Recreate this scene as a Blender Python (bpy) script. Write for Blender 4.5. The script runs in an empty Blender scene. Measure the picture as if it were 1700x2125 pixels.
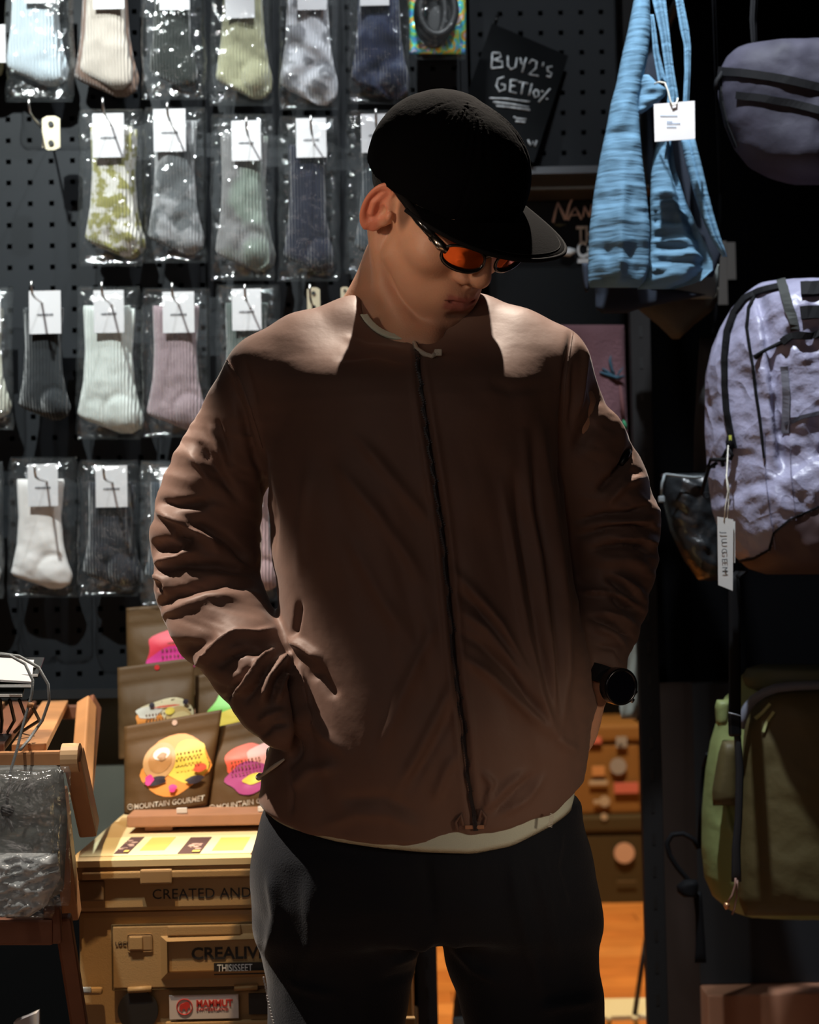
import bpy, bmesh, math, random
import numpy as np
from mathutils import Vector, Matrix, Euler, noise
from mathutils.bvhtree import BVHTree

# ------------------------------------------------------------------ camera
SC = bpy.context.scene
COL = SC.collection
FPX = 3541.67                      # 50 mm lens on a 24 mm wide portrait frame, 1700 px across
CAM = np.array([0.0, 0.0, 1.15])
_pit, _rol = math.radians(2.0), math.radians(1.2)
_F = np.array([0.0, math.cos(_pit), math.sin(_pit)])
_U0 = np.array([0.0, -math.sin(_pit), math.cos(_pit)])
_R0 = np.array([1.0, 0.0, 0.0])
_R = _R0 * math.cos(_rol) - _U0 * math.sin(_rol)
_U = _U0 * math.cos(_rol) + _R0 * math.sin(_rol)

def P(px, py, Y):
    """world point on the plane y = Y seen at photograph pixel (px, py)"""
    d = _F + _R * ((px - 850.0) / FPX) - _U * ((py - 1062.5) / FPX)
    t = (Y - CAM[1]) / d[1]
    return CAM + d * t

def PX(V):
    """photograph pixels of world points (N x 3)"""
    q = np.asarray(V, dtype=np.float64) - CAM
    dd = q @ _F
    return np.stack([850 + FPX * (q @ _R) / dd, 1062.5 - FPX * (q @ _U) / dd], 1)

cam_d = bpy.data.cameras.new('camera')
cam_d.sensor_fit = 'HORIZONTAL'; cam_d.sensor_width = 24.0; cam_d.lens = 50.0
cam_d.dof.use_dof = True; cam_d.dof.focus_distance = 2.02; cam_d.dof.aperture_fstop = 4.8
cam_d.clip_start = 0.05
cam = bpy.data.objects.new('camera', cam_d); COL.objects.link(cam)
mw = Matrix.Identity(4)
for i in range(3):
    mw[i][0] = _R[i]; mw[i][1] = _U[i]; mw[i][2] = -_F[i]; mw[i][3] = CAM[i]
cam.matrix_world = mw
SC.camera = cam

# ------------------------------------------------------------------ world, lamps, exposure
W = bpy.data.worlds.new('world'); SC.world = W; W.use_nodes = True
W.node_tree.nodes['Background'].inputs[0].default_value = (0.55, 0.62, 0.75, 1)
W.node_tree.nodes['Background'].inputs[1].default_value = 0.018
SC.view_settings.view_transform = 'Standard'
SC.view_settings.look = 'None'
SC.view_settings.gamma = 1.0
SC.view_settings.exposure = 0.0
SC.view_settings.use_curve_mapping = False
SC.cycles.transparent_max_bounces = 48

def spot(name, loc, aim, power, color, angle=60, blend=0.3, size=0.03):
    d = bpy.data.lights.new(name, 'SPOT'); d.energy = power; d.color = color
    d.spot_size = math.radians(angle); d.spot_blend = blend; d.shadow_soft_size = size
    o = bpy.data.objects.new(name, d); COL.objects.link(o); o.location = loc
    o.rotation_euler = (Vector(aim) - Vector(loc)).to_track_quat('-Z', 'Y').to_euler()
    return o

def area(name, loc, aim, power, color, sx, sy):
    d = bpy.data.lights.new(name, 'AREA'); d.energy = power; d.color = color
    d.shape = 'RECTANGLE'; d.size = sx; d.size_y = sy
    o = bpy.data.objects.new(name, d); COL.objects.link(o); o.location = loc
    o.rotation_euler = (Vector(aim) - Vector(loc)).to_track_quat('-Z', 'Y').to_euler()
    return o

# ceiling track spots and some added fills: cool white ones wash the sock wall and the bags, warm ones the crates and the floor
spot('track_spot_wall', (-0.82, 1.65, 2.95), (-0.72, 3.0, 1.28), 240, (0.92, 1.0, 0.98), 52, 0.4, 0.02)
spot('track_spot_wall', (-0.10, 2.25, 2.95), (-0.22, 3.0, 1.75), 60, (0.90, 0.97, 1.0), 50, 0.6, 0.02)
spot('track_spot_sign', (0.34, 1.95, 2.95), (0.18, 3.12, 1.78), 30, (0.85, 0.93, 1.0), 46, 0.8, 0.03)
spot('track_spot_person', (0.22, 2.66, 2.96), (0.02, 2.10, 1.35), 330, (1.0, 0.87, 0.73), 34, 0.4, 0.014)
spot('track_spot_sleeve', (-1.30, 2.36, 2.92), (-0.36, 2.12, 1.24), 420, (1.0, 0.86, 0.72), 11, 0.5, 0.012)
spot('face_fill_spot', (-1.2, 0.9, 1.72), (0.02, 2.02, 1.57), 56, (1.0, 0.74, 0.54), 10, 1.0, 0.08)  # added spot that brightens the face alone
spot('track_spot_bags', (0.26, 2.04, 2.95), (0.68, 2.66, 1.30), 190, (0.86, 0.93, 1.0), 40, 0.5, 0.02)
spot('track_spot_crate', (-0.50, 1.72, 2.95), (-0.43, 2.52, 0.70), 190, (1.0, 0.68, 0.36), 15, 0.35, 0.015)
spot('track_spot_floor', (0.4, 4.6, 2.95), (0.45, 5.0, 0.0), 480, (1.0, 0.62, 0.30), 74, 0.6, 0.03)
spot('track_spot_aisle', (-0.1, 0.75, 2.95), (-0.1, 1.05, 0.0), 330, (1.0, 0.82, 0.64), 34, 0.5, 0.03)
spot('rack_fill_spot', (-0.72, 1.35, 2.95), (-0.52, 2.0, 0.84), 90, (1.0, 0.93, 0.82), 12, 0.6, 0.02)  # added spot to brighten the plastic sleeves and the rack top
spot('hem_fill_spot', (1.35, 0.7, 1.15), (0.17, 2.05, 0.86), 30, (1.0, 0.78, 0.58), 15, 1.0, 0.08)  # added low spot standing in for bounce on the right hem
area('front_fill_area', (-0.6, -0.6, 1.7), (0.0, 2.1, 1.1), 3.4, (1.0, 0.87, 0.78), 1.2, 0.8)  # added weak warm fill from the front

# ------------------------------------------------------------------ material helpers
MATS = {}
def mat(name, base=(0.5, 0.5, 0.5), rough=0.5, metal=0.0, spec=0.5, noise_s=None, noise_a=0.15, bump=None,
        bump_s=200, sheen=0.0, var=None, coat=0.0, attr=None, trans=None, sss=0.0):
    if name in MATS: return MATS[name]
    m = bpy.data.materials.new(name); m.use_nodes = True
    nt = m.node_tree; N = nt.nodes; L = nt.links
    b = N['Principled BSDF']
    b.inputs['Base Color'].default_value = (*base, 1)
    b.inputs['Roughness'].default_value = rough
    b.inputs['Metallic'].default_value = metal
    b.inputs['Specular IOR Level'].default_value = spec
    if sheen:
        b.inputs['Sheen Weight'].default_value = sheen
        b.inputs['Sheen Roughness'].default_value = 0.4
    if coat: b.inputs['Coat Weight'].default_value = coat
    if sss:
        b.inputs['Subsurface Weight'].default_value = sss
        b.inputs['Subsurface Radius'].default_value = (0.012, 0.005, 0.003)
        b.inputs['Subsurface Scale'].default_value = 0.6
    tc = N.new('ShaderNodeTexCoord')
    col = None
    if attr:
        a = N.new('ShaderNodeAttribute'); a.attribute_name = attr; col = a.outputs['Color']
    if noise_s:
        n = N.new('ShaderNodeTexNoise'); n.inputs['Scale'].default_value = noise_s; n.inputs['Detail'].default_value = 5
        L.new(tc.outputs['Object'], n.inputs['Vector'])
        mx = N.new('ShaderNodeMix'); mx.data_type = 'RGBA'
        c2 = var if var else tuple(max(0, c * (1 - 2.2 * noise_a)) for c in base)
        r = N.new('ShaderNodeValToRGB'); r.color_ramp.elements[0].position = 0.35; r.color_ramp.elements[1].position = 0.65
        L.new(n.outputs['Fac'], r.inputs['Fac']); L.new(r.outputs['Color'], mx.inputs[0])
        mx.inputs[6].default_value = (*base, 1); mx.inputs[7].default_value = (*c2, 1)
        if col is not None: L.new(col, mx.inputs[6]); 
        col = mx.outputs[2]
    if col is not None: L.new(col, b.inputs['Base Color'])
    if bump:
        n2 = N.new('ShaderNodeTexNoise'); n2.inputs['Scale'].default_value = bump_s; n2.inputs['Detail'].default_value = 4
        L.new(tc.outputs['Object'], n2.inputs['Vector'])
        bp = N.new('ShaderNodeBump'); bp.inputs['Strength'].default_value = 1.0; bp.inputs['Distance'].default_value = bump
        L.new(n2.outputs['Fac'], bp.inputs['Height']); L.new(bp.outputs['Normal'], b.inputs['Normal'])
    MATS[name] = m
    return m

def film(name, tint=(1, 1, 1), rough=0.12, ior=1.5, bump=0.004, scale=45, haze=0.06):
    """thin clear crinkled plastic"""
    if name in MATS: return MATS[name]
    m = bpy.data.materials.new(name); m.use_nodes = True
    nt = m.node_tree; N = nt.nodes; L = nt.links
    N.remove(N['Principled BSDF'])
    out = N['Material Output']
    tr = N.new('ShaderNodeBsdfTransparent'); tr.inputs[0].default_value = (*tint, 1)
    gl = N.new('ShaderNodeBsdfGlossy'); gl.inputs['Roughness'].default_value = rough
    df = N.new('ShaderNodeBsdfDiffuse'); df.inputs[0].default_value = (0.7, 0.74, 0.76, 1)
    tc = N.new('ShaderNodeTexCoord'); n = N.new('ShaderNodeTexNoise'); n.inputs['Scale'].default_value = scale
    n.inputs['Detail'].default_value = 3; n.inputs['Distortion'].default_value = 0.8
    L.new(tc.outputs['Object'], n.inputs['Vector'])
    bp = N.new('ShaderNodeBump'); bp.inputs['Distance'].default_value = bump
    L.new(n.outputs['Fac'], bp.inputs['Height'])
    fr = N.new('ShaderNodeLayerWeight'); fr.inputs['Blend'].default_value = 0.5
    for q in (gl, fr): L.new(bp.outputs['Normal'], q.inputs['Normal'])
    pw = N.new('ShaderNodeMath'); pw.operation = 'POWER'; pw.inputs[1].default_value = 3.5
    L.new(fr.outputs['Facing'], pw.inputs[0])
    ad = N.new('ShaderNodeMath'); ad.operation = 'MULTIPLY_ADD'; ad.inputs[1].default_value = 0.55; ad.inputs[2].default_value = 0.042 * ior; ad.use_clamp = True
    L.new(pw.outputs[0], ad.inputs[0])
    m1 = N.new('ShaderNodeMixShader'); m1.inputs[0].default_value = haze
    L.new(tr.outputs[0], m1.inputs[1]); L.new(df.outputs[0], m1.inputs[2])
    m2 = N.new('ShaderNodeMixShader')
    L.new(ad.outputs[0], m2.inputs[0]); L.new(m1.outputs[0], m2.inputs[1]); L.new(gl.outputs[0], m2.inputs[2])
    L.new(m2.outputs[0], out.inputs['Surface'])
    MATS[name] = m
    return m

# ------------------------------------------------------------------ object helpers
def empty(name, loc=(0, 0, 0), parent=None):
    o = bpy.data.objects.new(name, None); COL.objects.link(o); o.location = loc
    o.empty_display_size = 0.05
    if parent: o.parent = parent
    return o

def tag(o, label=None, cat=None, group=None, kind=None):
    if label: o['label'] = label
    if cat: o['category'] = cat
    if group: o['group'] = group
    if kind: o['kind'] = kind
    return o

def off(parent):
    """world position of a (translation only) parent chain"""
    v = Vector((0, 0, 0))
    while parent is not None:
        v += parent.location; parent = parent.parent
    return v

def mesh_obj(name, verts, faces, m, parent=None, smooth=True, uv=None):
    """verts in world coordinates; stored relative to the parent"""
    verts = np.asarray(verts, dtype=np.float64)
    o_ = off(parent) if parent else Vector((0, 0, 0))
    verts = verts - np.array(o_)
    me = bpy.data.meshes.new(name)
    if isinstance(faces, np.ndarray):
        nf, k = faces.shape
        me.vertices.add(len(verts)); me.vertices.foreach_set('co', verts.astype(np.float32).ravel())
        me.loops.add(nf * k); me.loops.foreach_set('vertex_index', faces.astype(np.int32).ravel())
        me.polygons.add(nf); me.polygons.foreach_set('loop_start', np.arange(0, nf * k, k, dtype=np.int32))
        me.update(calc_edges=True); me.validate()
    else:
        me.from_pydata([tuple(v) for v in verts], [], faces); me.update()
    if smooth: me.polygons.foreach_set('use_smooth', [True] * len(me.polygons))
    if m: me.materials.append(m)
    o = bpy.data.objects.new(name, me); COL.objects.link(o)
    if parent: o.parent = parent
    return o

class MB:
    """collects simple shapes (world coordinates) into ONE mesh"""
    def __init__(s): s.v = []; s.f = []
    def add(s, vs, fs):
        n = len(s.v); s.v += [tuple(map(float, v)) for v in vs]; s.f += [tuple(i + n for i in f) for f in fs]; return s
    def box(s, c, size, rot=None, bevel=0.0):
        bm = bmesh.new(); bmesh.ops.create_cube(bm, size=1)
        for v in bm.verts: v.co = Vector((v.co.x * size[0], v.co.y * size[1], v.co.z * size[2]))
        if bevel: bmesh.ops.bevel(bm, geom=bm.edges[:], offset=bevel, segments=2, affect='EDGES', profile=0.6)
        M = rot if rot is not None else Matrix.Identity(3)
        vs = [M @ v.co + Vector(c) for v in bm.verts]; bm.verts.index_update()
        fs = [[v.index for v in f.verts] for f in bm.faces]; bm.free()
        return s.add(vs, fs)
    def bar(s, a, b, w, t, up=(0, 0, 1), bevel=0.0):
        a = Vector(a); b = Vector(b); x = (b - a).normalized(); u = Vector(up)
        y = u.cross(x)
        if y.length < 1e-4: y = Vector((1, 0, 0)).cross(x)
        y.normalize(); z = x.cross(y)
        M = Matrix((x, y, z)).transposed()
        return s.box((a + b) / 2, ((b - a).length, w, t), M, bevel)
    def tube(s, pts, r, n=8, cap=True):
        pts = [Vector(p) for p in pts]; rs = r if hasattr(r, '__len__') else [r] * len(pts)
        rings = []; prev = None; vs = []
        for i, p in enumerate(pts):
            t = (pts[min(i + 1, len(pts) - 1)] - pts[max(i - 1, 0)])
            if t.length < 1e-9: t = Vector((0, 0, 1))
            t.normalize()
            if prev is None:
                a = Vector((0, 0, 1)) if abs(t.z) < 0.9 else Vector((1, 0, 0))
                x = a.cross(t).normalized()
            else:
                x = (prev - t * prev.dot(t)).normalized()
            prev = x; y = t.cross(x)
            for k in range(n):
                a = 2 * math.pi * k / n
                vs.append(p + (x * math.cos(a) + y * math.sin(a)) * rs[i])
        fs = []
        for i in range(len(pts) - 1):
            for k in range(n):
                a = i * n + k; b = i * n + (k + 1) % n
                fs.append((a, b, b + n, a + n))
        if cap:
            fs.append(tuple(range(n))[::-1]); fs.append(tuple(range((len(pts) - 1) * n, len(pts) * n)))
        return s.add(vs, fs)
    def prism(s, outline, y0, y1):
        """outline: list of (x, z); extruded from y0 to y1"""
        n = len(outline)
        vs = [(x, y0, z) for x, z in outline] + [(x, y1, z) for x, z in outline]
        fs = [tuple(range(n)), tuple(range(2 * n - 1, n - 1, -1))]
        fs += [(i, i + n, (i + 1) % n + n, (i + 1) % n) for i in range(n)]
        return s.add(vs, fs)
    def disc(s, c, r, axis, t, n=24):
        a = Vector(axis).normalized(); c = Vector(c)
        return s.tube([c - a * t / 2, c + a * t / 2], r, n)
    def build(s, name, m, parent=None, smooth=False):
        return mesh_obj(name, s.v, s.f, m, parent, smooth)

def sstep(a, b, x):
    t = np.clip((x - a) / (b - a), 0, 1); return t * t * (3 - 2 * t)

def vnoise(x, y, seed=0):
    """cheap smooth 2-D value noise on arrays"""
    xi = np.floor(x).astype(np.int64); yi = np.floor(y).astype(np.int64)
    fx = x - xi; fy = y - yi
    fx = fx * fx * (3 - 2 * fx); fy = fy * fy * (3 - 2 * fy)
    def h(a, b):
        n = (a * 374761393 + b * 668265263 + seed * 1442695041) & 0x7fffffff
        n = ((n ^ (n >> 13)) * 1274126177) & 0x7fffffff
        return ((n ^ (n >> 16)) & 0xffff) / 65535.0
    return (h(xi, yi) * (1 - fx) + h(xi + 1, yi) * fx) * (1 - fy) + (h(xi, yi + 1) * (1 - fx) + h(xi + 1, yi + 1) * fx) * fy

def fbm(x, y, seed=0, o=3):
    r = 0; a = 0.5
    for i in range(o): r = r + a * vnoise(x * 2 ** i, y * 2 ** i, seed + i); a *= 0.5
    return r / (1 - 0.5 ** o)

def text_obj(name, s, loc, size, m, parent=None, rot=(math.pi / 2, 0, 0), shear=0.0, extrude=0.0004, bold=0.0, align='LEFT', sx=1.0, space=1.0):
    cu = bpy.data.curves.new(name, 'FONT'); cu.body = s; cu.size = size; cu.extrude = extrude; cu.shear = shear
    cu.offset = bold; cu.align_x = align; cu.space_character = space
    cu.resolution_u = 3
    t = bpy.data.objects.new(name, cu); COL.objects.link(t)
    dg = bpy.context.evaluated_depsgraph_get()
    me = bpy.data.meshes.new_from_object(t.evaluated_get(dg)); me.name = name
    bpy.data.objects.remove(t)
    R3 = Euler(rot).to_matrix() if not isinstance(rot, Matrix) else rot
    base = Vector(loc) - (off(parent) if parent else Vector((0, 0, 0)))
    for v in me.vertices:
        c = v.co.copy(); c.x *= sx
        v.co = R3 @ c + base
    me.materials.clear(); me.materials.append(m)
    o = bpy.data.objects.new(name, me); COL.objects.link(o)
    if parent: o.parent = parent
    return o

# ------------------------------------------------------------------ signed distance modelling
def smin(a, b, k):
    h = np.clip(0.5 + 0.5 * (b - a) / k, 0, 1)
    return b * (1 - h) + a * h - k * h * (1 - h)
def smax(a, b, k): return -smin(-a, -b, k)
def s_ell(p, c, r):
    q = (p - np.array(c)) / np.array(r); k0 = np.linalg.norm(q, axis=1)
    k1 = np.linalg.norm(q / np.array(r), axis=1)
    return k0 * (k0 - 1.0) / np.maximum(k1, 1e-6)
def s_sph(p, c, r): return np.linalg.norm(p - np.array(c), axis=1) - r
def s_cone(p, a, b, ra, rb):
    """rounded segment with two radii (linear blend)"""
    a = np.array(a, float); b = np.array(b, float); ab = b - a
    t = np.clip(((p - a) @ ab) / (ab @ ab), 0, 1)
    return np.linalg.norm(p - a - t[:, None] * ab, axis=1) - (ra + (rb - ra) * t)
def s_chain(p, pts, rs, k=0.0):
    d = None
    for i in range(len(pts) - 1):
        e = s_cone(p, pts[i], pts[i + 1], rs[i], rs[i + 1])
        d = e if d is None else (np.minimum(d, e) if k == 0 else smin(d, e, k))
    return d

def sdf_mesh(f, lo, hi, h, sub=4, slack=1.9):
    """surface nets on a sparse grid: coarse blocks first, fine samples near the surface"""
    lo = np.array(lo, float); hi = np.array(hi, float); H = h * sub
    nb = np.ceil((hi - lo) / H).astype(int)
    ax = [lo[i] + H * np.arange(nb[i] + 1) for i in range(3)]
    G = np.stack(np.meshgrid(*ax, indexing='ij'), -1).reshape(-1, 3)
    C = np.concatenate([f(G[i:i + 400000]) for i in range(0, len(G), 400000)]).reshape(nb + 1).astype(np.float32)
    mn = np.full(nb, 1e9, np.float32)
    for i in (0, 1):
        for j in (0, 1):
            for k in (0, 1):
                mn = np.minimum(mn, np.abs(C[i:i + nb[0], j:j + nb[1], k:k + nb[2]]))
    act = np.argwhere(mn < H * slack)
    n = nb * sub + 1
    F = np.empty(n, np.float32)
    # coarse fill
    F[:] = np.repeat(np.repeat(np.repeat(C, sub, 0), sub, 1), sub, 2)[:n[0], :n[1], :n[2]]
    r = np.arange(sub + 1); loc = np.stack(np.meshgrid(r, r, r, indexing='ij'), -1).reshape(-1, 3)
    for s in range(0, len(act), 3000):
        idx = (act[s:s + 3000, None, :] * sub + loc[None]).reshape(-1, 3)
        F[idx[:, 0], idx[:, 1], idx[:, 2]] = f(lo + idx * h)
    ins = F < 0
    cs = [(i, j, k) for i in (0, 1) for j in (0, 1) for k in (0, 1)]
    cnt = np.zeros(n - 1, np.int8)
    for c in cs: cnt += ins[c[0]:c[0] + n[0] - 1, c[1]:c[1] + n[1] - 1, c[2]:c[2] + n[2] - 1]
    cells = np.argwhere((cnt > 0) & (cnt < 8))
    vid = np.full(n - 1, -1, np.int32); vid[cells[:, 0], cells[:, 1], cells[:, 2]] = np.arange(len(cells))
    V = np.zeros((len(cells), 3)); w = np.zeros(len(cells))
    vals = {c: F[cells[:, 0] + c[0], cells[:, 1] + c[1], cells[:, 2] + c[2]] for c in cs}
    for a in cs:
        for ax_ in range(3):
            if a[ax_]: continue
            b = list(a); b[ax_] = 1; b = tuple(b)
            va, vb = vals[a], vals[b]; m = (va < 0) != (vb < 0)
            t = np.where(m, va / np.where(m, va - vb, 1), 0)
            pt = np.array(a, float) + t[:, None] * (np.array(b) - np.array(a))
            V += pt * m[:, None]; w += m
    V = V / w[:, None] + cells
    quads = []
    for ax_ in range(3):
        u, v_ = [(1, 2), (2, 0), (0, 1)][ax_]
        sl0 = [slice(None)] * 3; sl1 = [slice(None)] * 3
        sl0[ax_] = slice(0, -1); sl1[ax_] = slice(1, None)
        e = np.argwhere(ins[tuple(sl0)] != ins[tuple(sl1)])
        e = e[(e[:, u] > 0) & (e[:, v_] > 0) & (e[:, u] < n[u] - 1) & (e[:, v_] < n[v_] - 1)]
        inside0 = ins[e[:, 0], e[:, 1], e[:, 2]]
        du = np.zeros(3, int); du[u] = 1; dv = np.zeros(3, int); dv[v_] = 1
        q = [e - du - dv, e - dv, e, e - du]
        Q = np.stack([vid[t[:, 0], t[:, 1], t[:, 2]] for t in q], 1)
        Q[~inside0] = Q[~inside0][:, ::-1]
        quads.append(Q)
    Q = np.concatenate(quads); Q = Q[(Q >= 0).all(1)]
    return lo + V * h, Q

def vnormals(V, Q):
    a = V[Q[:, 2]] - V[Q[:, 0]]; b = V[Q[:, 3]] - V[Q[:, 1]]
    n = np.cross(a, b); N = np.zeros_like(V)
    for k in range(4): np.add.at(N, Q[:, k], n)
    return N / np.maximum(np.linalg.norm(N, axis=1), 1e-12)[:, None]

def polydist(pix, pts):
    """distance in pixels to a polyline, and the signed side, and the position along it"""
    best = np.full(len(pix), 1e9); side = np.zeros(len(pix)); along = np.zeros(len(pix))
    pts = np.array(pts, float); seg = np.linalg.norm(np.diff(pts, axis=0), axis=1); tot = seg.sum(); acc = 0
    for i in range(len(pts) - 1):
        a, b = pts[i], pts[i + 1]; ab = b - a; t = np.clip(((pix - a) @ ab) / (ab @ ab), 0, 1)
        r = pix - a - t[:, None] * ab; d = np.hypot(r[:, 0], r[:, 1])
        m = d < best
        best[m] = d[m]; side[m] = np.sign(ab[0] * r[m, 1] - ab[1] * r[m, 0]); along[m] = (acc + t[m] * seg[i]) / tot
        acc += seg[i]
    return best, side, along

def add_folds(V, Q, folds, back=0.05):
    """real relief: ridges (+) and creases (-) raised on the cloth along drawn lines, on the side that faces the room"""
    pix = PX(V)
    for pts, w, amp in folds:
        pa = np.array(pts, float)
        m = (pix[:, 0] > pa[:, 0].min() - 3 * w) & (pix[:, 0] < pa[:, 0].max() + 3 * w) & (pix[:, 1] > pa[:, 1].min() - 3 * w) & (pix[:, 1] < pa[:, 1].max() + 3 * w)
        idx = np.nonzero(m)[0]
        if len(idx) == 0: continue
        if 'N' not in add_folds.__dict__ or add_folds.key != id(Q): add_folds.N = vnormals(V, Q); add_folds.key = id(Q)
        Nn = add_folds.N[idx]
        vd = V[idx] - CAM; vd /= np.linalg.norm(vd, axis=1)[:, None]
        face = sstep(0.0, 0.35, -(Nn * vd).sum(1))
        d, s, al = polydist(pix[idx], pts)
        taper = np.minimum(1, np.minimum(al, 1 - al) * 4 + 0.15)
        prof = np.exp(-(d / w) ** 2)
        V[idx] += Nn * (amp * prof * taper * face)[:, None]
    return V

def on_surface(px, py, bvh, lift=.0015, Y0=2.0):
    t = Vector(P(px, py, Y0)) - Vector(CAM)
    h = bvh.ray_cast(Vector(CAM), t.normalized())
    if h[0] is None: return Vector(P(px, py, Y0)), Vector((0, -1, 0))
    n = h[1]
    if n.dot(t) > 0: n = -n
    return h[0] + n * lift, n

def strip_on(name, line, wpx, m, parent, bvh, lift=.0015, thick=.0016, step=10, Y0=2.0):
    """a band sewn along a drawn line, with thickness"""
    pts = []; L = np.array(line, float)
    for i in range(len(L) - 1):
        k = max(1, int(np.linalg.norm(L[i + 1] - L[i]) / step))
        pts += [L[i] + (L[i + 1] - L[i]) * j / k for j in range(k)]
    pts.append(L[-1]); vs = []; mid = []
    for i, p in enumerate(pts):
        a = pts[max(0, i - 1)]; b = pts[min(len(pts) - 1, i + 1)]
        t = (b - a) / max(np.linalg.norm(b - a), 1e-6); nrm = np.array([-t[1], t[0]])
        q0, n0 = on_surface(*(p - nrm * wpx / 2), bvh, lift, Y0); q1, n1 = on_surface(*(p + nrm * wpx / 2), bvh, lift, Y0)
        c, n = on_surface(*p, bvh, lift, Y0)
        if abs(q0.y - c.y) > .02: q0 = c + Vector((-.003, 0, 0))
        if abs(q1.y - c.y) > .02: q1 = c + Vector((.003, 0, 0))
        vs += [q0, q1, q1 + n * thick, q0 + n * thick]; mid.append(c + n * thick)
    fs = []
    for i in range(len(pts) - 1):
        for k in range(4):
            a = i * 4 + k; b = i * 4 + (k + 1) % 4; fs.append((a, b, b + 4, a + 4))
    fs.append((3, 2, 1, 0)); e = (len(pts) - 1) * 4; fs.append((e, e + 1, e + 2, e + 3))
    o = mesh_obj(name, [tuple(v) for v in vs], fs, m, parent, smooth=False)
    return o, mid

m_cord = mat('cord_cream', (.72, .68, .58), rough=.7, bump=.001, bump_s=900)
# ================================================================== the room
def struct(o, name=None):
    o['kind'] = 'structure'; return o
m_floor = mat('wood_floor_base', (.27, .155, .095), rough=.6)
struct(MB().box((0, 3.2, -.03), (5, 9.6, .05)).build('floor', m_floor))
FLOOR = bpy.data.objects['floor']
m_plank = [mat('floor_plank_%s' % c, b, rough=.42, noise_s=6, noise_a=.10) for c, b in (('amber', (.62, .27, .075)), ('honey', (.68, .32, .10)), ('brown', (.56, .23, .062)))]
rng = random.Random(4)
shared = {}
for i in range(26):
    y0 = 3.0 + i * .125
    xs = [-.9, -.9 + rng.uniform(.4, 1.1)]
    while xs[-1] < 1.3: xs.append(xs[-1] + rng.uniform(.8, 1.3))
    for a, b in zip(xs[:-1], xs[1:]):
        MB().box(((a + b) / 2, y0, .0), (b - a - .003, .1215, .012), None, .0012).build('plank', rng.choice(m_plank), FLOOR)
# walls
m_dark = mat('black_wall', (.003, .003, .0032), rough=.9, spec=.1)
struct(MB().box((0, 6.35, 1.5), (5, .1, 3.1)).build('wall_back', m_dark))
struct(MB().box((-1.9, 3.2, 1.5), (.1, 9.6, 3.1)).build('wall_left', m_dark))
struct(MB().box((2.1, 3.2, 1.5), (.1, 9.6, 3.1)).build('wall_right', m_dark))
struct(MB().box((0, 3.2, 3.1), (5, 9.6, .1)).build('ceiling', m_dark))

def pegboard(name, Y, x0, x1, z0, z1, ax, az, pitch, hole, m, t=.0016, label=None):
    """perforated steel sheet; (ax, az) is the centre of one of its square holes"""
    i0 = math.ceil((x0 + hole - ax) / pitch); i1 = math.floor((x1 - hole - ax) / pitch)
    k0 = math.ceil((z0 + hole - az) / pitch); k1 = math.floor((z1 - hole - az) / pitch)
    xs = [x0]; zs = [z0]
    for i in range(i0, i1 + 1): xs += [ax + i * pitch - hole / 2, ax + i * pitch + hole / 2]
    for k in range(k0, k1 + 1): zs += [az + k * pitch - hole / 2, az + k * pitch + hole / 2]
    xs.append(x1); zs.append(z1); nx, nz = len(xs), len(zs)
    V = [(x, Y, z) for z in zs for x in xs] + [(x, Y + t * 4, z) for z in zs for x in xs]; n = nx * nz; F = []
    for k in range(nz - 1):
        for i in range(nx - 1):
            a = k * nx + i; q = (a, a + 1, a + 1 + nx, a + nx)
            if i % 2 == 1 and k % 2 == 1:
                for u, v in ((q[0], q[1]), (q[1], q[2]), (q[2], q[3]), (q[3], q[0])): F.append((u, v, v + n, u + n)[::-1])
            else: F.append(q)
    o = mesh_obj(name, V, F, m, None, smooth=False)
    return o
YW = 3.0
m_peg = mat('charcoal_powder_coat', (.0085, .0105, .0135), rough=.6, spec=.25, bump=.0002, bump_s=900)
h0 = P(17, 292, YW)
xr = P(962, 300, YW)[0]; zb = P(200, 1432, YW)[2]
pb = pegboard('wall_pegboard', YW, -1.35, xr, zb, 2.75, h0[0], h0[2], .0378, .0088, m_peg); struct(pb); pb.name = 'trim_1'
pk = MB().box(((-1.35 + xr) / 2, YW + .045, (zb + 2.75) / 2), (xr + 1.35, .02, 2.75 - zb)).build('backing_sheet', m_dark, pb)
# panel joint and the steel edge at the right of the sock wall
MB().box((P(425, 300, YW)[0], YW - .0006, (zb + 2.75) / 2), (.004, .003, 2.75 - zb)).build('panel_joint', m_dark, pb)
MB().box((xr + .004, YW + .015, (zb + 2.75) / 2), (.012, .045, 2.75 - zb)).build('edge_profile', m_peg, pb)
MB().box(((-1.35 + xr) / 2, YW + .01, zb - .006), (xr + 1.35, .03, .016)).build('bottom_profile', mat('black_steel', (.012, .012, .013), rough=.5), pb)
Y2 = 3.12
h1 = P(996, 30, Y2); x0 = xr + .018; x1 = P(1345, 200, Y2)[0]; z0 = P(1150, 352, Y2)[2]
pb2 = pegboard('p', Y2, x0, x1, z0, 2.75, h1[0], h1[2], .0373, .0088, m_peg); struct(pb2); pb2.name = 'trim_2'
MB().box(((x0 + x1) / 2, Y2 + .045, (z0 + 2.75) / 2), (x1 - x0, .02, 2.75 - z0)).build('backing_sheet', m_dark, pb2)
MB().box((x0 + .006, Y2 - .02, (z0 + 2.75) / 2), (.010, .05, 2.75 - z0)).build('edge_profile', m_peg, pb2)
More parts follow.
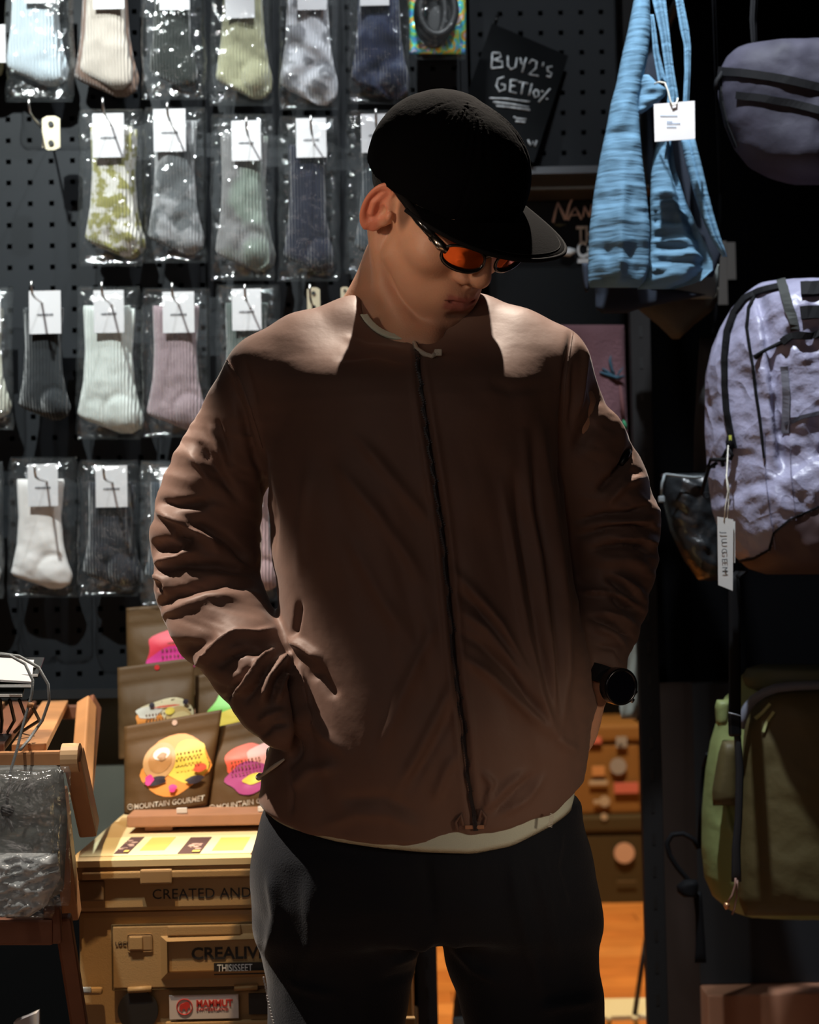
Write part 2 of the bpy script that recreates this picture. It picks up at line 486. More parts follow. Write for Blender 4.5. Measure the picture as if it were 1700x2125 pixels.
# lower wall below the sock board
xq = P(866, 2000, 3.08)[0]; struct(MB().box(((-1.35 + xq) / 2, YW + .10, .30), (xq + 1.35, .04, .56)).build('dark_panel_front', m_dark))  # black sheet over the lower part of the wall
lw = struct(MB().box(((-1.35 + xq) / 2, YW + .10, (zb + .60) / 2), (xq + 1.35, .04, zb - .60)).build('wall_low', mat('olive_grey_plaster', (.16, .16, .125), rough=.85, noise_s=5, noise_a=.1)))
lw.name = 'wall_front'

def piece(b, name, m, label, cat, group=None):
    return tag(b.build(name, m), label, cat, group)
# shelf rail, rack posts
m_blk = mat('black_steel', (.012, .012, .013), rough=.5)
m_post = mat('grey_brown_steel', (.010, .009, .009), rough=.7, spec=.2)
z1 = P(1150, 358, 3.08)[2]
sh = empty('shelf', (0, 3.1, z1)); tag(sh, 'dark steel shelf with a grey front lip above the lettered boards', 'shelf')
MB().box(((x0 + x1) / 2, 3.085, z1), (x1 - x0, .05, .013)).build('front_lip', mat('grey_lip', (.085, .09, .10), rough=.5), sh)
MB().box(((x0 + x1) / 2, 3.13, z1 - .019), (x1 - x0, .10, .024)).build('board', mat('brown_board', (.055, .042, .028), rough=.7), sh)
def px_post(name, pxa, pxb, Y, ytop, label, m, d=.03, ztop=None):
    a = P(pxa, 2000, Y); b = P(pxb, 2000, Y); w = b[0] - a[0]
    zt = ztop if ztop else 3.05
    o = empty(name, ((a[0] + b[0]) / 2, Y, 0)); tag(o, label, 'post')
    MB().box(((a[0] + b[0]) / 2, Y, (.02 + zt) / 2), (w, d, zt - .02), None, .002).build('upright', m, o)
    MB().box(((a[0] + b[0]) / 2, Y, .012), (w + .05, d + .05, .012)).build('foot_plate', m_blk, o)
    sl = MB()
    for k in range(30): sl.box(((a[0] + b[0]) / 2, Y - d / 2 - .0003, .35 + k * .055), (.006, .0012, .020))
    s = sl.build('slots', mat('slot_black', (.003, .003, .003)), o); s['kind'] = 'stuff'
    return o
px_post('rack_post', 1340, 1382, 2.98, 0, 'tall grey-brown steel rack post right of the orange floor strip', m_post)
px_post('rack_post', 864, 907, 3.06, 0, 'black rack post standing between the trouser legs', m_blk)
# black backing board behind the bags on the right, brownish cabinet side and dark plinth below
zc = P(1500, 1412, 3.3)[2]
bx0 = P(1352, 1000, 3.3)[0]
bb = struct(MB().box(((bx0 + 2.05) / 2, 3.3, (zc + 2.95) / 2), (2.05 - bx0, .03, 2.95 - zc)).build('trim_3', mat('black_felt', (.002, .002, .0025), rough=1.0, spec=.05)))
cb = empty('cabinet', (bx0 + .3, 3.3, 0)); tag(cb, 'dark cabinet with a brown side behind the olive backpack', 'cabinet')
xa, xb = P(1372, 1800, 3.25)[0], P(1448, 1800, 3.25)[0]
MB().box(((xa + xb) / 2, 3.28, zc / 2 + .01), (xb - xa, .05, zc - .02)).build('side_panel', mat('brown_laminate', (.035, .022, .018), rough=.7, spec=.2, noise_s=5, noise_a=.1), cb)
zk = P(1600, 2043, 3.25)[2]
MB().box(((xb + 2.0) / 2, 3.28, (zc + zk) / 2), (2.0 - xb, .05, zc - zk - .004)).build('front_panel', mat('slate_laminate', (.014, .015, .018), rough=.6), cb)
MB().box(((xb + 2.0) / 2, 3.24, zk / 2 + .006), (2.0 - xb, .12, zk - .012), None, .004).build('plinth', mat('rust_board', (.48, .22, .13), rough=.6, noise_s=4, noise_a=.1), cb)

# ---- boards with lettering under the shelf
def strokes(name, segs, w, m, parent, t=.0012):
    """letters drawn with a brush: polylines in world space"""
    b = MB()
    for s in segs:
        b.tube(s, w if not hasattr(w, '__len__') else w, 6)
    return b.build(name, m, parent, True)
Yb = 3.17
bd = empty('sign_board', tuple(P(1180, 690, Yb))); tag(bd, 'black board with pinkish brush lettering and bold white words beside the blue tote', 'sign')
c0 = P(1010, 418, Yb); c1 = P(1300, 690, Yb)
MB().box(((c0[0] + c1[0]) / 2, Yb + .012, (c0[2] + c1[2]) / 2), (c1[0] - c0[0], .02, c0[2] - c1[2]), None, .003).build('panel', mat('black_acrylic', (.008, .009, .010), rough=.25, spec=.5), bd)
m_pk = mat('pink_paint', (.80, .63, .58), rough=.7); m_wh = mat('white_paint', (.85, .87, .88), rough=.6)
def at(l, Y): return [P(x, y, Y) for x, y in l]
b = MB()
for l, r in (([(1148, 462), (1153, 440), (1158, 420)], [.0030, .0026, .0018]), ([(1158, 420), (1166, 438), (1174, 456)], [.0018, .0030, .0032]), ([(1174, 456), (1182, 425), (1190, 408), (1198, 397)], [.0032, .0026, .0018, .0008]),
             ([(1179, 457), (1186, 442), (1194, 430)], [.0026, .0022, .0016]), ([(1194, 430), (1201, 443), (1207, 455)], [.0016, .0024, .0022]), ([(1184, 447), (1203, 445)], [.0014, .0014]),
             ([(1210, 450), (1212, 438), (1213, 428)], .0020), ([(1213, 428), (1219, 440), (1224, 450)], .0022), ([(1224, 450), (1226, 436), (1228, 424)], .0020)):
    b.tube(at(l, Yb), r, 6)
b.build('brush_lettering', m_pk, bd, True)
text_obj('block_lettering', 'TH', P(1197, 502, Yb - .001), .042, m_wh, bd, bold=.0012, sx=.62)
text_obj('block_lettering', 'Ca', P(1197, 534, Yb - .001), .042, m_wh, bd, bold=.0012, sx=.66)
MB().box(P(1212, 541, Yb - .002), (.024, .002, .008)).build('small_line', m_wh, bd)
MB().tube(at([(1150, 466), (1162, 467), (1176, 466)], Yb), [.001, .003, .001], 8).build('underline', mat('moss_paint', (.12, .13, .08)), bd, True)
MB().tube(at([(1165, 524), (1182, 523), (1194, 521)], Yb - .01), [.006, .009, .004], 10).build('white_badge', m_wh, bd, True)

# chalk sign hung askew
tl, tr, br, bl = P(1021, 48, 3.08), P(1180, 116, 3.09), P(1108, 338, 3.05), P(944, 268, 3.04)
cs = empty('chalk_sign', tuple((tl + br) / 2)); tag(cs, 'black chalk sign hung askew with a handwritten discount offer', 'sign')
nrm = np.cross(tr - tl, bl - tl); nrm /= np.linalg.norm(nrm); nrm *= -np.sign(nrm[1]) 
th = nrm * -.004
vs = [tl, tr, br, bl] + [v + th for v in (tl, tr, br, bl)]
mesh_obj('panel', vs, [(0, 1, 2, 3), (7, 6, 5, 4), (0, 4, 5, 1), (1, 5, 6, 2), (2, 6, 7, 3), (3, 7, 4, 0)], mat('chalkboard', (.006, .007, .008), rough=.85, spec=.12, noise_s=9, noise_a=.2), cs, smooth=False)
def on_plane(px, py, p0=tl, n=nrm, lift=.0012):
    d = P(px, py, 3.0) - CAM; t = ((p0 + n * lift - CAM) @ n) / (d @ n); return CAM + d * t
m_chalk = mat('chalk', (.62, .64, .66), rough=.95, noise_s=120, noise_a=.25)
L = [ # B U Y 2 ' s
 [(1022, 110), (1020, 142)], [(1022, 110), (1037, 110), (1040, 118), (1025, 125)], [(1025, 125), (1042, 128), (1043, 140), (1020, 142)],
 [(1054, 116), (1054, 136), (1060, 144), (1070, 140), (1073, 120)], [(1080, 120), (1082, 132), (1088, 134)], [(1092, 120), (1088, 134), (1084, 150)],
 [(1098, 132), (1104, 124), (1114, 128), (1112, 142), (1098, 154), (1118, 158)], [(1128, 130), (1126, 138)], [(1146, 138), (1136, 140), (1137, 148), (1145, 152), (1142, 160), (1134, 158)],
 # G E T 1 0 %
 [(1046, 160), (1034, 164), (1030, 178), (1036, 190), (1048, 186), (1048, 176), (1040, 175)], [(1060, 166), (1058, 190), (1072, 194)], [(1060, 166), (1074, 168)], [(1059, 178), (1070, 180)],
 [(1076, 170), (1096, 174)], [(1086, 172), (1082, 196)], [(1104, 174), (1098, 198)], [(1112, 186), (1107, 192), (1110, 202), (1118, 200), (1118, 190), (1112, 186)],
 [(1142, 184), (1118, 212)], [(1124, 188), (1128, 192)], [(1134, 204), (1137, 207)],
 # rule lines and the small marks below
 [(1016, 204), (1050, 205), (1100, 212)], [(1024, 212), (1060, 216), (1098, 223)], [(1030, 220), (1060, 223), (1100, 229)],
 [(1066, 242), (1072, 246), (1092, 248)], [(1070, 252), (1090, 254)], [(1096, 290), (1101, 302), (1106, 294), (1110, 304), (1114, 292)]]
for l in L: MB().tube([on_plane(x, y) for x, y in l], .0019, 6).build('chalk_stroke', m_chalk, cs, True)
MB().tube([on_plane(1030, 42), on_plane(1031, 28) + np.array([0, .02, 0]), P(1034, 30, 3.125)], .003, 8).build('hanging_clip', m_blk, cs, True)
# ================================================================== the sock wall
def puff(name, rows, Y, thick, m, parent=None, nu=26, nv=40, bump=None, flat_back=.25, tilt=0.0, e=2.6, seed=0):
    """soft closed shape: rows of (py, left px, right px); bulges to the room by 'thick' and a little to the wall"""
    R = np.array(rows, float); t = np.linspace(0, 1, nv)
    ys = R[0, 0] + (R[-1, 0] - R[0, 0]) * t
    L = np.interp(ys, R[:, 0], R[:, 1]); Rr = np.interp(ys, R[:, 0], R[:, 2])
    s = np.linspace(-1, 1, nu); S, T = np.meshgrid(s, t)
    px = L[:, None] * (1 - S) / 2 + Rr[:, None] * (1 + S) / 2; py = np.repeat(ys[:, None], nu, 1)
    prof = (1 - np.abs(S) ** e) ** .5 * np.minimum(1, np.sqrt(np.maximum(0, 1 - np.abs(2 * T - 1) ** 8)))
    d = thick * prof
    if bump is not None: d = d + bump(px, py, S, T) * np.minimum(1, prof * 1.6)
    base = np.array([P(a, b_, Y) for a, b_ in zip(px.ravel(), py.ravel())])
    F = base.copy(); F[:, 1] += (-d + tilt * T).ravel()
    B = base.copy(); B[:, 1] += (thick * flat_back * prof + .0006 + tilt * T).ravel()
    n = nu * nv; V = np.vstack([F, B]); Q = []
    for i in range(nv - 1):
        for j in range(nu - 1):
            a = i * nu + j; Q.append((a, a + nu, a + nu + 1, a + 1)); Q.append((n + a, n + a + 1, n + a + nu + 1, n + a + nu))
    rim = list(range(nu)) + [i * nu + nu - 1 for i in range(1, nv)] + [(nv - 1) * nu + j for j in range(nu - 2, -1, -1)] + [i * nu for i in range(nv - 2, 0, -1)]
    for k in range(len(rim)):
        a, b_ = rim[k], rim[(k + 1) % len(rim)]; Q.append((a, b_, b_ + n, a + n))
    return mesh_obj(name, V, np.array(Q), m, parent)

def sock_mat(name, base, rib=True, pattern=None):
    if name in MATS: return MATS[name]
    m = mat(name, base, rough=.9, spec=.15, sheen=.3)
    nt = m.node_tree; N = nt.nodes; L = nt.links; b = N['Principled BSDF']
    tc = N.new('ShaderNodeTexCoord')
    w = N.new('ShaderNodeTexWave'); w.wave_type = 'BANDS'; w.bands_direction = 'X'
    w.inputs['Scale'].default_value = 58 if rib else 160; w.inputs['Distortion'].default_value = 1.5
    L.new(tc.outputs['Object'], w.inputs['Vector'])
    bp = N.new('ShaderNodeBump'); bp.inputs['Distance'].default_value = .0022 if rib else .0004
    L.new(w.outputs['Fac'], bp.inputs['Height']); L.new(bp.outputs['Normal'], b.inputs['Normal'])
    if pattern:
        n = N.new('ShaderNodeTexNoise'); n.inputs['Scale'].default_value = pattern[1]; n.inputs['Detail'].default_value = pattern[2]
        L.new(tc.outputs['Object'], n.inputs['Vector'])
        r = N.new('ShaderNodeValToRGB'); r.color_ramp.elements[0].position = .46; r.color_ramp.elements[1].position = .54
        r.color_ramp.elements[0].color = (*base, 1); r.color_ramp.elements[1].color = (*pattern[0], 1)
        L.new(n.outputs['Fac'], r.inputs['Fac']); L.new(r.outputs['Color'], b.inputs['Base Color'])
    return m

m_card = mat('white_card', (.60, .585, .60), rough=.7)
m_ink = mat('card_ink', (.08, .08, .09), rough=.8)
m_hook = mat('zinc_wire', (.62, .60, .58), rough=.28, metal=1.0)
F_CLEAR = film('clear_film', rough=.10, ior=1.2, bump=.0045, scale=34, haze=.014)
F_DULL = film('dull_film', rough=.15, ior=1.7, bump=.006, scale=34, haze=.035)

def hook(px, py, label, Yt=2.82, parent=None, straight=True):
    """pegboard wire hook: plate on the board, arm toward the room, upturned tip"""
    tip = P(px, py, Yt); rootz = tip[2] - .024; o = empty('display_hook', (tip[0], YW, rootz))
    tag(o, label, 'hook', 'wire hooks on the sock wall')
    MB().tube([(tip[0], YW + .004, rootz), (tip[0], Yt + .03, rootz), (tip[0], Yt + .006, rootz + .003), (tip[0], Yt, rootz + .012), (tip[0], Yt - .001, tip[2])], [.0021] * 5, 8).build('wire', m_hook, o, True)
    MB().box((tip[0], YW - .002, rootz + .008), (.022, .003, .034), None, .001).build('plate', m_blk, o)
    return o

def sock(name, x0, x1, y0, y1, Y, m, parent=None, seed=0, toe=True, th=.016, slant=1.0, lump=0.0):
    w = x1 - x0; h = y1 - y0
    def X(u): return x0 + w * (u + 1) / 2
    rows = [(y0, X(-.78), X(.72)), (y0 + .03 * h, X(-.80), X(.74)), (y0 + .35 * h, X(-.74), X(.64)), (y0 + .6 * h, X(-.80), X(.72)), (y0 + .76 * h, X(-.92), X(.86)), (y0 + .86 * h, X(-1.0 * slant), X(1.0)),
            (y0 + .90 * h, X(-.78 * slant), X(1.0)), (y0 + .96 * h, X(-.1), X(.93)), (y0 + h, X(.30), X(.62))]
    cx, cy, r = X(.45), y0 + .86 * h, w * .20
    def bump(px, py, S, T):
        d = np.hypot(px - cx, (py - cy) * .9)
        b = 0
        if toe: b = .006 * np.exp(-(d / r) ** 2) - .004 * np.exp(-((d - r * 1.35) / (r * .25)) ** 2)
        b = b + (fbm(px / 34 + seed * 7, py / 26, seed, 3) - .5) * (.012 if lump else .007) * sstep(.25, .7, T) + (fbm(px / 60, py / 50 + seed, seed + 3, 2) - .5) * .006
        if lump: b = b + (np.sin(px / 13 + 2 * np.sin(py / 25 + seed)) * np.sin(py / 19 + seed)) * lump
        b = b - .004 * np.exp(-(np.hypot(px - X(0), py - (y0 + .22 * h)) / 8) ** 2)
        return b
    return puff(name, rows, Y, th, m, parent, 30, 46, bump, .3)

def bag(name, x0, x1, y0, y1, Y, m, parent, seed=0, th=.013):
    """two crinkled clear sheets welded round the edge, with a flat seam at the foot"""
    rr = random.Random(seed); j = lambda k: rr.uniform(-k, k) * .6; x0 += 4; x1 -= 4
    rows = [(y0, x0 + 4 + j(3), x1 - 4 + j(3)), (y0 + 12, x0 + j(2), x1 + j(2))]
    for k in range(1, 8): rows.append((y0 + (y1 - y0) * k / 8, x0 + j(4), x1 + j(4)))
    rows += [(y1 - 14, x0 - 2 + j(3), x1 + 2 + j(3)), (y1, x0 + 2 + j(4), x1 - 2 + j(4))]
    def bump(px, py, S, T):
        v = fbm(px / 16 + seed * 3.1, py / 34, seed, 3); w_ = fbm(px / 40 + py / 30, py / 20 - px / 60 + seed, seed + 5, 3)
        side = sstep(.55, .95, np.abs(S)); foot = sstep(.86, .97, T)
        fold = (.5 - np.abs(v - .5) * 2) * .011 * (side + .10) + (.5 - np.abs(w_ - .5) * 3) * .009 * (foot + .12 + .4 * side)
        return fold
    return puff(name, rows, Y, th, m, parent, 44, 70, bump, .35, e=5)

def card(x0, x1, y0, y1, Y, parent, text=True, mm=None):
    a = P(x0, y0, Y); b = P(x1, y1, Y)
    c = MB().box(((a[0] + b[0]) / 2, Y, (a[2] + b[2]) / 2), (abs(b[0] - a[0]), .0012, abs(a[2] - b[2])), None).build('label_card', mm or m_card, parent)
    if text:
        zt = a[2] + (b[2] - a[2]) * .56
        t = MB(); xs = (a[0] + b[0]) / 2; w = abs(b[0] - a[0]) * .52
        for k in range(9): t.box((xs + (k - 4) * w / 9, Y - .0012, zt), (w / 9 * .72, .0006, .0026 + .0008 * (k % 3)))
        o = t.build('printed_line', m_ink, c); o['kind'] = 'stuff'
    return c

S = lambda *a, **k: sock_mat(*a, **k)
packs = [
 # bag box, sock box, card box, sock colour, film, label, seed, options
 (None, (-118, 8, -130, 168), (-50, 12, 52, 130), S('sock_khaki', (.32, .31, .18)), F_DULL, 'pair of khaki socks cut off by the picture edge, top left corner', 1, {}),
 ((8, 158, -170, 212), (10, 132, -120, 176), (50, 115, -60, 6), S('sock_ice', (.52, .60, .66)), F_CLEAR, 'ice white ribbed socks hanging at the top left, bag crumpled below', 2, {}),
 (None, (166, 276, -120, 186), (193, 258, -60, 18), S('sock_beige', (.50, .44, .38)), None, 'beige ribbed socks with brown socks behind, hanging at the top', 3, {'behind': 1}),
 ((290, 434, -170, 207), (308, 410, -110, 184), (330, 394, -60, 20), S('sock_coal', (.016, .019, .016)), F_CLEAR, 'charcoal socks in a clear bag in the top row', 4, {}),
 ((430, 572, -160, 220), (447, 566, -110, 206), (466, 529, -60, 37), S('sock_olive', (.33, .32, .20)), F_CLEAR, 'olive socks in a very shiny clear bag in the top row', 5, {'lump': .003}),
 ((574, 708, -160, 228), (580, 702, -110, 218), (616, 678, -60, 20), S('sock_cloud', (.62, .62, .66), pattern=((.25, .25, .27), 26, 2)), F_CLEAR, 'white socks with grey round spots in the top row', 6, {'lump': .004}),
 ((714, 858, -160, 216), (728, 850, -110, 206), (746, 808, -60, 11), S('sock_navy_mix', (.014, .018, .045), pattern=((.045, .055, .10), 18, 4)), F_CLEAR, 'mottled navy socks in the top row above the black cap', 7, {'lump': .003}),
 ((160, 302, 226, 553), (176, 292, 262, 532), (192, 258, 236, 326), S('sock_moss_mix', (.62, .59, .54), pattern=((.27, .25, .08), 55, 8)), F_CLEAR, 'white socks with mossy green specks in the second row', 8, {'lump': .002}),
 ((294, 434, 222, 546), (306, 424, 250, 528), (318, 386, 227, 314), S('sock_grey_camo', (.10, .105, .11), pattern=((.30, .30, .31), 20, 5)), F_CLEAR, 'grey camouflage socks beside the mossy white ones', 9, {'lump': .003}),
 ((432, 574, 236, 582), (446, 562, 276, 560), (480, 542, 251, 333), S('sock_sage', (.20, .235, .20), pattern=((.17, .165, .165), 8, 3)), F_CLEAR, 'sage green and grey socks in the second row', 10, {'lump': .002}),
 ((572, 710, 240, 584), (588, 694, 300, 566), (614, 678, 246, 326), S('sock_midnight', (.007, .008, .020)), F_CLEAR, 'midnight blue socks with a tilted white card left of the black cap', 11, {}),
 ((712, 852, 228, 568), (736, 846, 290, 545), (749, 815, 237, 316), S('sock_slate', (.028, .036, .044)), F_CLEAR, 'slate socks half hidden behind the black cap', 12, {}),
 ((-112, 32, 596, 892), (-104, 24, 640, 868), (-60, 2, 604, 690), S('sock_oat', (.50, .50, .42)), F_DULL, 'oat coloured socks cut by the left picture edge, third row', 13, {}),
 (None, (38, 146, 638, 872), (60, 127, 604, 692), S('sock_graphite', (.022, .025, .028)), None, 'graphite socks without a bag in the third row', 14, {}),
 ((154, 298, 594, 912), (160, 288, 634, 896), (194, 258, 603, 690), S('sock_white_rib', (.66, .70, .66)), F_CLEAR, 'bright white ribbed socks in the third row', 15, {}),
 ((290, 442, 597, 908), (304, 430, 634, 892), (337, 404, 606, 690), S('sock_mauve', (.34, .25, .27)), F_CLEAR, 'dusty mauve ribbed socks in the third row', 16, {}),
 ((442, 586, 590, 905), (456, 572, 628, 885), (481, 543, 600, 685), S('sock_pine', (.09, .11, .10)), F_CLEAR, 'pine green socks just above the left shoulder', 17, {}),
 ((-126, 12, 958, 1242), (-110, 2, 1000, 1215), (-70, -10, 968, 1052), S('sock_fog', (.35, .36, .36)), F_DULL, 'fog grey socks at the left edge, bottom row', 18, {}),
 ((14, 166, 948, 1240), (22, 150, 994, 1222), (57, 121, 964, 1050), S('sock_cream', (.76, .72, .70), rib=False), F_CLEAR, 'cream socks with the leftmost whole bag in the bottom row', 19, {}),
 ((158, 292, 954, 1238), (170, 288, 1000, 1216), (198, 265, 967, 1052), S('sock_black_marl', (.022, .022, .028)), F_CLEAR, 'black marl socks beside the cream ones, bottom row', 20, {'lump': .002}),
 ((286, 432, 956, 1258), (300, 420, 1000, 1222), (331, 395, 970, 1054), S('sock_teal_dark', (.025, .036, .048)), F_DULL, 'dark teal socks half behind the left sleeve', 21, {}),
 ((430, 582, 956, 1246), (470, 578, 1000, 1226), (480, 545, 968, 1052), S('sock_rose', (.50, .32, .32)), F_CLEAR, 'rose socks seen through the gap between sleeve and jacket', 22, {}),
]
for bagb, sb, cbx, m, fm, label, seed, opt in packs:
    cxp = (cbx[0] + cbx[1]) / 2; zt = P(cxp, cbx[2], 2.93)[2]
    dy = .012 * (seed % 2)
    root = empty('sock_pack', (P(cxp, cbx[2], 2.93)[0], 2.93, zt)); tag(root, label, 'socks', 'sock packs on the pegboard')
    sock('sock', *sb, 2.925 + dy, m, root, seed, lump=opt.get('lump', 0), toe=seed not in (1, 2, 3, 4))
    if opt.get('behind'): sock('sock', sb[0] - 12, sb[1] + 12, sb[2] + 10, sb[3] + 16, 2.950, S('sock_brown', (.20, .13, .10)), root, seed + 1)['label'] = 'brown sock lying behind'
    elif seed in (2, 8, 10, 15, 20): sock('sock', sb[0] + 6, sb[1] + 10, sb[2] + 6, sb[3] + 4, 2.947, m, root, seed + 1)
    card(*cbx, 2.900 + dy, root)
    if bagb is not None and fm is not None: bag('clear_bag', *bagb, 2.925 + dy, fm, root, seed, .031)
# hooks that carry them (tip position in the photograph)
HK = [(60, 205, 'zinc hook carrying only a clip, left of the second row'), (213, 203, 'zinc hook over the mossy white socks'), (347, 212, 'zinc hook over the grey camouflage socks'),
      (511, 243, 'zinc hook over the sage green socks'), (645, 240, 'zinc hook over the midnight blue socks'), (780, 226, 'zinc hook beside the black cap'),
      (65, 583, 'zinc hook over the graphite socks'), (211, 585, 'zinc hook over the bright white socks'), (357, 587, 'zinc hook over the mauve socks'), (508, 590, 'zinc hook over the pine green socks'), (643, 590, 'zinc hook with a brass clip above the shoulder'),
      (72, 963, 'dark hook over the cream socks'), (215, 966, 'dark hook over the black marl socks')]
for x_, y_, l in HK: hook(x_, y_, l)
# metal clips hanging from two free hooks
def clip(px, py, h, label):
    Y = 2.90; c = P(px, py, Y); s = h * Y / FPX
    o = empty('metal_clip', tuple(c)); tag(o, label, 'clip')
    ol = [(-.26, .42), (-.12, .5), (.12, .5), (.26, .42), (.26, -.42), (.1, -.5), (-.1, -.5), (-.26, -.42)]
    MB().prism([(c[0] + a * s, c[2] + b * s) for a, b in ol], Y, Y + .003).build('plate', mat('pale_brass', (.70, .62, .45), rough=.35, metal=.85), o)
    for k in (.26, -.30): MB().disc((c[0], Y - .001, c[2] + k * s), .08 * s, (0, 1, 0), .004, 14).build('rivet_hole', mat('slot_black', (.003, .003, .003)), o)
clip(106, 276, 72, 'pale brass clip hanging on the free hook, second row left')
clip(651, 622, 52, 'brass clip hanging just above the left shoulder')
clip(716, 612, 34, 'small brass clip half behind the neck')

# holographic pouch with a black coil
hp = empty('holographic_pouch', tuple(P(905, 20, 2.93))); tag(hp, 'rainbow holographic pouch with a black coil inside, right of the top sock row', 'pouch')
mh = mat('holographic_foil', (.8, .8, .8), rough=.22, metal=.3)
N = mh.node_tree.nodes; Lk = mh.node_tree.links; tc = N.new('ShaderNodeTexCoord'); nz = N.new('ShaderNodeTexNoise'); nz.inputs['Scale'].default_value = 22; nz.inputs['Distortion'].default_value = 2.5
cr = N.new('ShaderNodeValToRGB'); Lk.new(tc.outputs['Object'], nz.inputs['Vector']); Lk.new(nz.outputs['Fac'], cr.inputs['Fac'])
cols = [(.30, (.75, .80, .85)), (.38, (.15, .30, .95)), (.45, (.1, .8, .85)), (.50, (.35, .9, .2)), (.55, (.98, .8, .1)), (.60, (.98, .3, .1)), (.68, (.85, .85, .9))]
e = cr.color_ramp.elements; e[0].position = cols[0][0]; e[0].color = (*cols[0][1], 1); e[1].position = cols[-1][0]; e[1].color = (*cols[-1][1], 1)
for p_, c_ in cols[1:-1]: q_ = e.new(p_); q_.color = (*c_, 1)
Lk.new(cr.outputs['Color'], N['Principled BSDF'].inputs['Base Color'])
puff('foil_sheet', [(-90, 852, 966), (60, 850, 967), (112, 851, 966)], 2.935, .006, mh, hp, 30, 40, lambda px, py, S, T: (fbm(px / 18, py / 22, 41, 3) - .5) * .010)
for k, (rx, ry, ox) in enumerate(((33, 62, 0), (27, 55, -3), (36, 50, 8))):
    c = (900 + ox, 30 - k * 4)
    MB().tube([P(c[0] + rx * math.cos(t), c[1] + ry * math.sin(t), 2.918 - k * .006) for t in np.linspace(0, 2 * math.pi, 33)], .0075, 8, False).build('coil', mat('black_cord', (.012, .012, .013), rough=.5), hp, True)
puff('black_card', [(-40, 882, 925), (95, 884, 925)], 2.922, .003, mat('black_paper', (.015, .015, .016), rough=.5), hp, 6, 8)
bag('clear_bag', 856, 970, -120, 124, 2.93, F_CLEAR, hp, 51, .034)
# ================================================================== crates, tray and food pouches
m_cr = mat('tan_plastic', (.43, .27, .12), rough=.5, spec=.35, bump=.0003, bump_s=600)
m_cr2 = mat('tan_plastic_deep', (.36, .22, .10), rough=.5)  # slightly darker tan for the latches
m_blackp = mat('black_print', (.015, .013, .012), rough=.6)
YC = 2.35; yaw = math.radians(0)
cl, cr_ = P(150, 1900, YC)[0], P(862, 1900, YC)[0]
zt = P(300, 1783, YC)[2]
def Z(py, Y=YC, px=300): return P(px, py, Y)[2]
def Xp(px, py=1950, Y=YC): return P(px, py, Y)[0]
crate = empty('storage_crate', ((cl + cr_) / 2, YC + .3, Z(2330))); tag(crate, 'tan camping storage crate with drop door and stickers, left of the trousers', 'crate')
W_, D_ = cr_ - cl, .62; cx = (cl + cr_) / 2
MB().box((cx, YC + D_ / 2 + .004, (Z(1893) + Z(2330)) / 2), (W_ - .012, D_ - .01, Z(1893) - Z(2330)), None, .008).build('body', m_cr, crate)
lid = MB().box((cx, YC + D_ / 2, (Z(1797) + Z(1891)) / 2), (W_, D_, Z(1797) - Z(1891)), None, .006).build('lid', m_cr, crate)
MB().box((cx, YC - .003, (Z(1806) + Z(1822)) / 2), (W_ - .03, .012, Z(1806) - Z(1822)), None, .002).build('lid_lip', m_cr, lid)
MB().box((Xp(328), YC - .005, (Z(1802) + Z(1834)) / 2), (.044, .012, .0205), None, .003).build('lid_latch', m_cr2, lid)
# recess and rivet at the left of the lid
MB().box((Xp(187), YC - .001, Z(1846)), (.042, .010, .028), None, .003).build('corner_recess', mat('tan_dark', (.20, .12, .055), rough=.6), lid)
MB().disc((Xp(159), YC - .008, Z(1858)), .004, (0, 1, 0), .004, 12).build('rivet', m_cr, lid)
text_obj('lettering', 'CREATED AND PRODUCED', (Xp(317), YC - .0005, Z(1866)), .0192, m_blackp, lid, sx=1.02, rot=(math.pi / 2, 0, 0), space=1.03)
# drop door with its frame, latch, raised panel and lettering
door = MB()
dx0, dx1, dz0, dz1 = Xp(233), Xp(838), Z(2052), Z(1918)
for a, b_ in (((dx0, dz0), (dx0, dz1)), ((dx0, dz1), (dx1, dz1)), ((dx1, dz1), (dx1, dz0)), ((dx0, dz0), (dx1, dz0))):
    door.bar((a[0], YC - .002, a[1]), (b_[0], YC - .002, b_[1]), .0016, .003, (0, 1, 0))
door.build('door_groove', mat('groove_dark', (.10, .06, .02), rough=.8), crate)
dr = MB().box(((dx0 + dx1) / 2, YC + .002, (dz0 + dz1) / 2), (dx1 - dx0 - .003, .012, dz1 - dz0 - .003), None, .002).build('door', m_cr, crate)
lt = MB().box((Xp(292), YC - .0045, Z(1955)), (.034, .003, .024), None, .003).build('slide_latch', m_cr2, dr)
MB().box((Xp(284), YC - .0065, Z(1955)), (.018, .004, .018), None, .0015).build('latch_button', m_cr, dr)
text_obj('latch_marking', 'LOCK', (Xp(240), YC - .0050, Z(1959)), .0075, m_blackp, dr)
# raised trapezoid frame
fr = MB()
o1 = [(Xp(334), Z(1942)), (Xp(860), Z(1936)), (Xp(860), Z(2030)), (Xp(334), Z(2032))]
i1 = [(Xp(350), Z(1950)), (Xp(860), Z(1944)), (Xp(860), Z(2012)), (Xp(350), Z(2014))]
vs = [(x, YC - .004, z) for x, z in o1] + [(x, YC - .016, z) for x, z in i1]
fs = [(0, 4, 5, 1), (3, 2, 6, 7), (0, 3, 7, 4)] + [(4, 7, 6, 5)]
vs2 = [(x, YC - .004 if k < 4 else YC - .0145, z) for k, (x, z) in enumerate(o1 + i1)]
fr.add(vs, fs[:3]); fr.add([(x, YC - .0085, z) for x, z in i1], [(0, 3, 2, 1)])
for k in range(3): pass
fr.build('raised_panel', m_cr, dr)
MB().box((Xp(425), YC - .006, Z(1931)), (.100, .006, .014), None, .002).build('grip_bar', m_cr, dr)
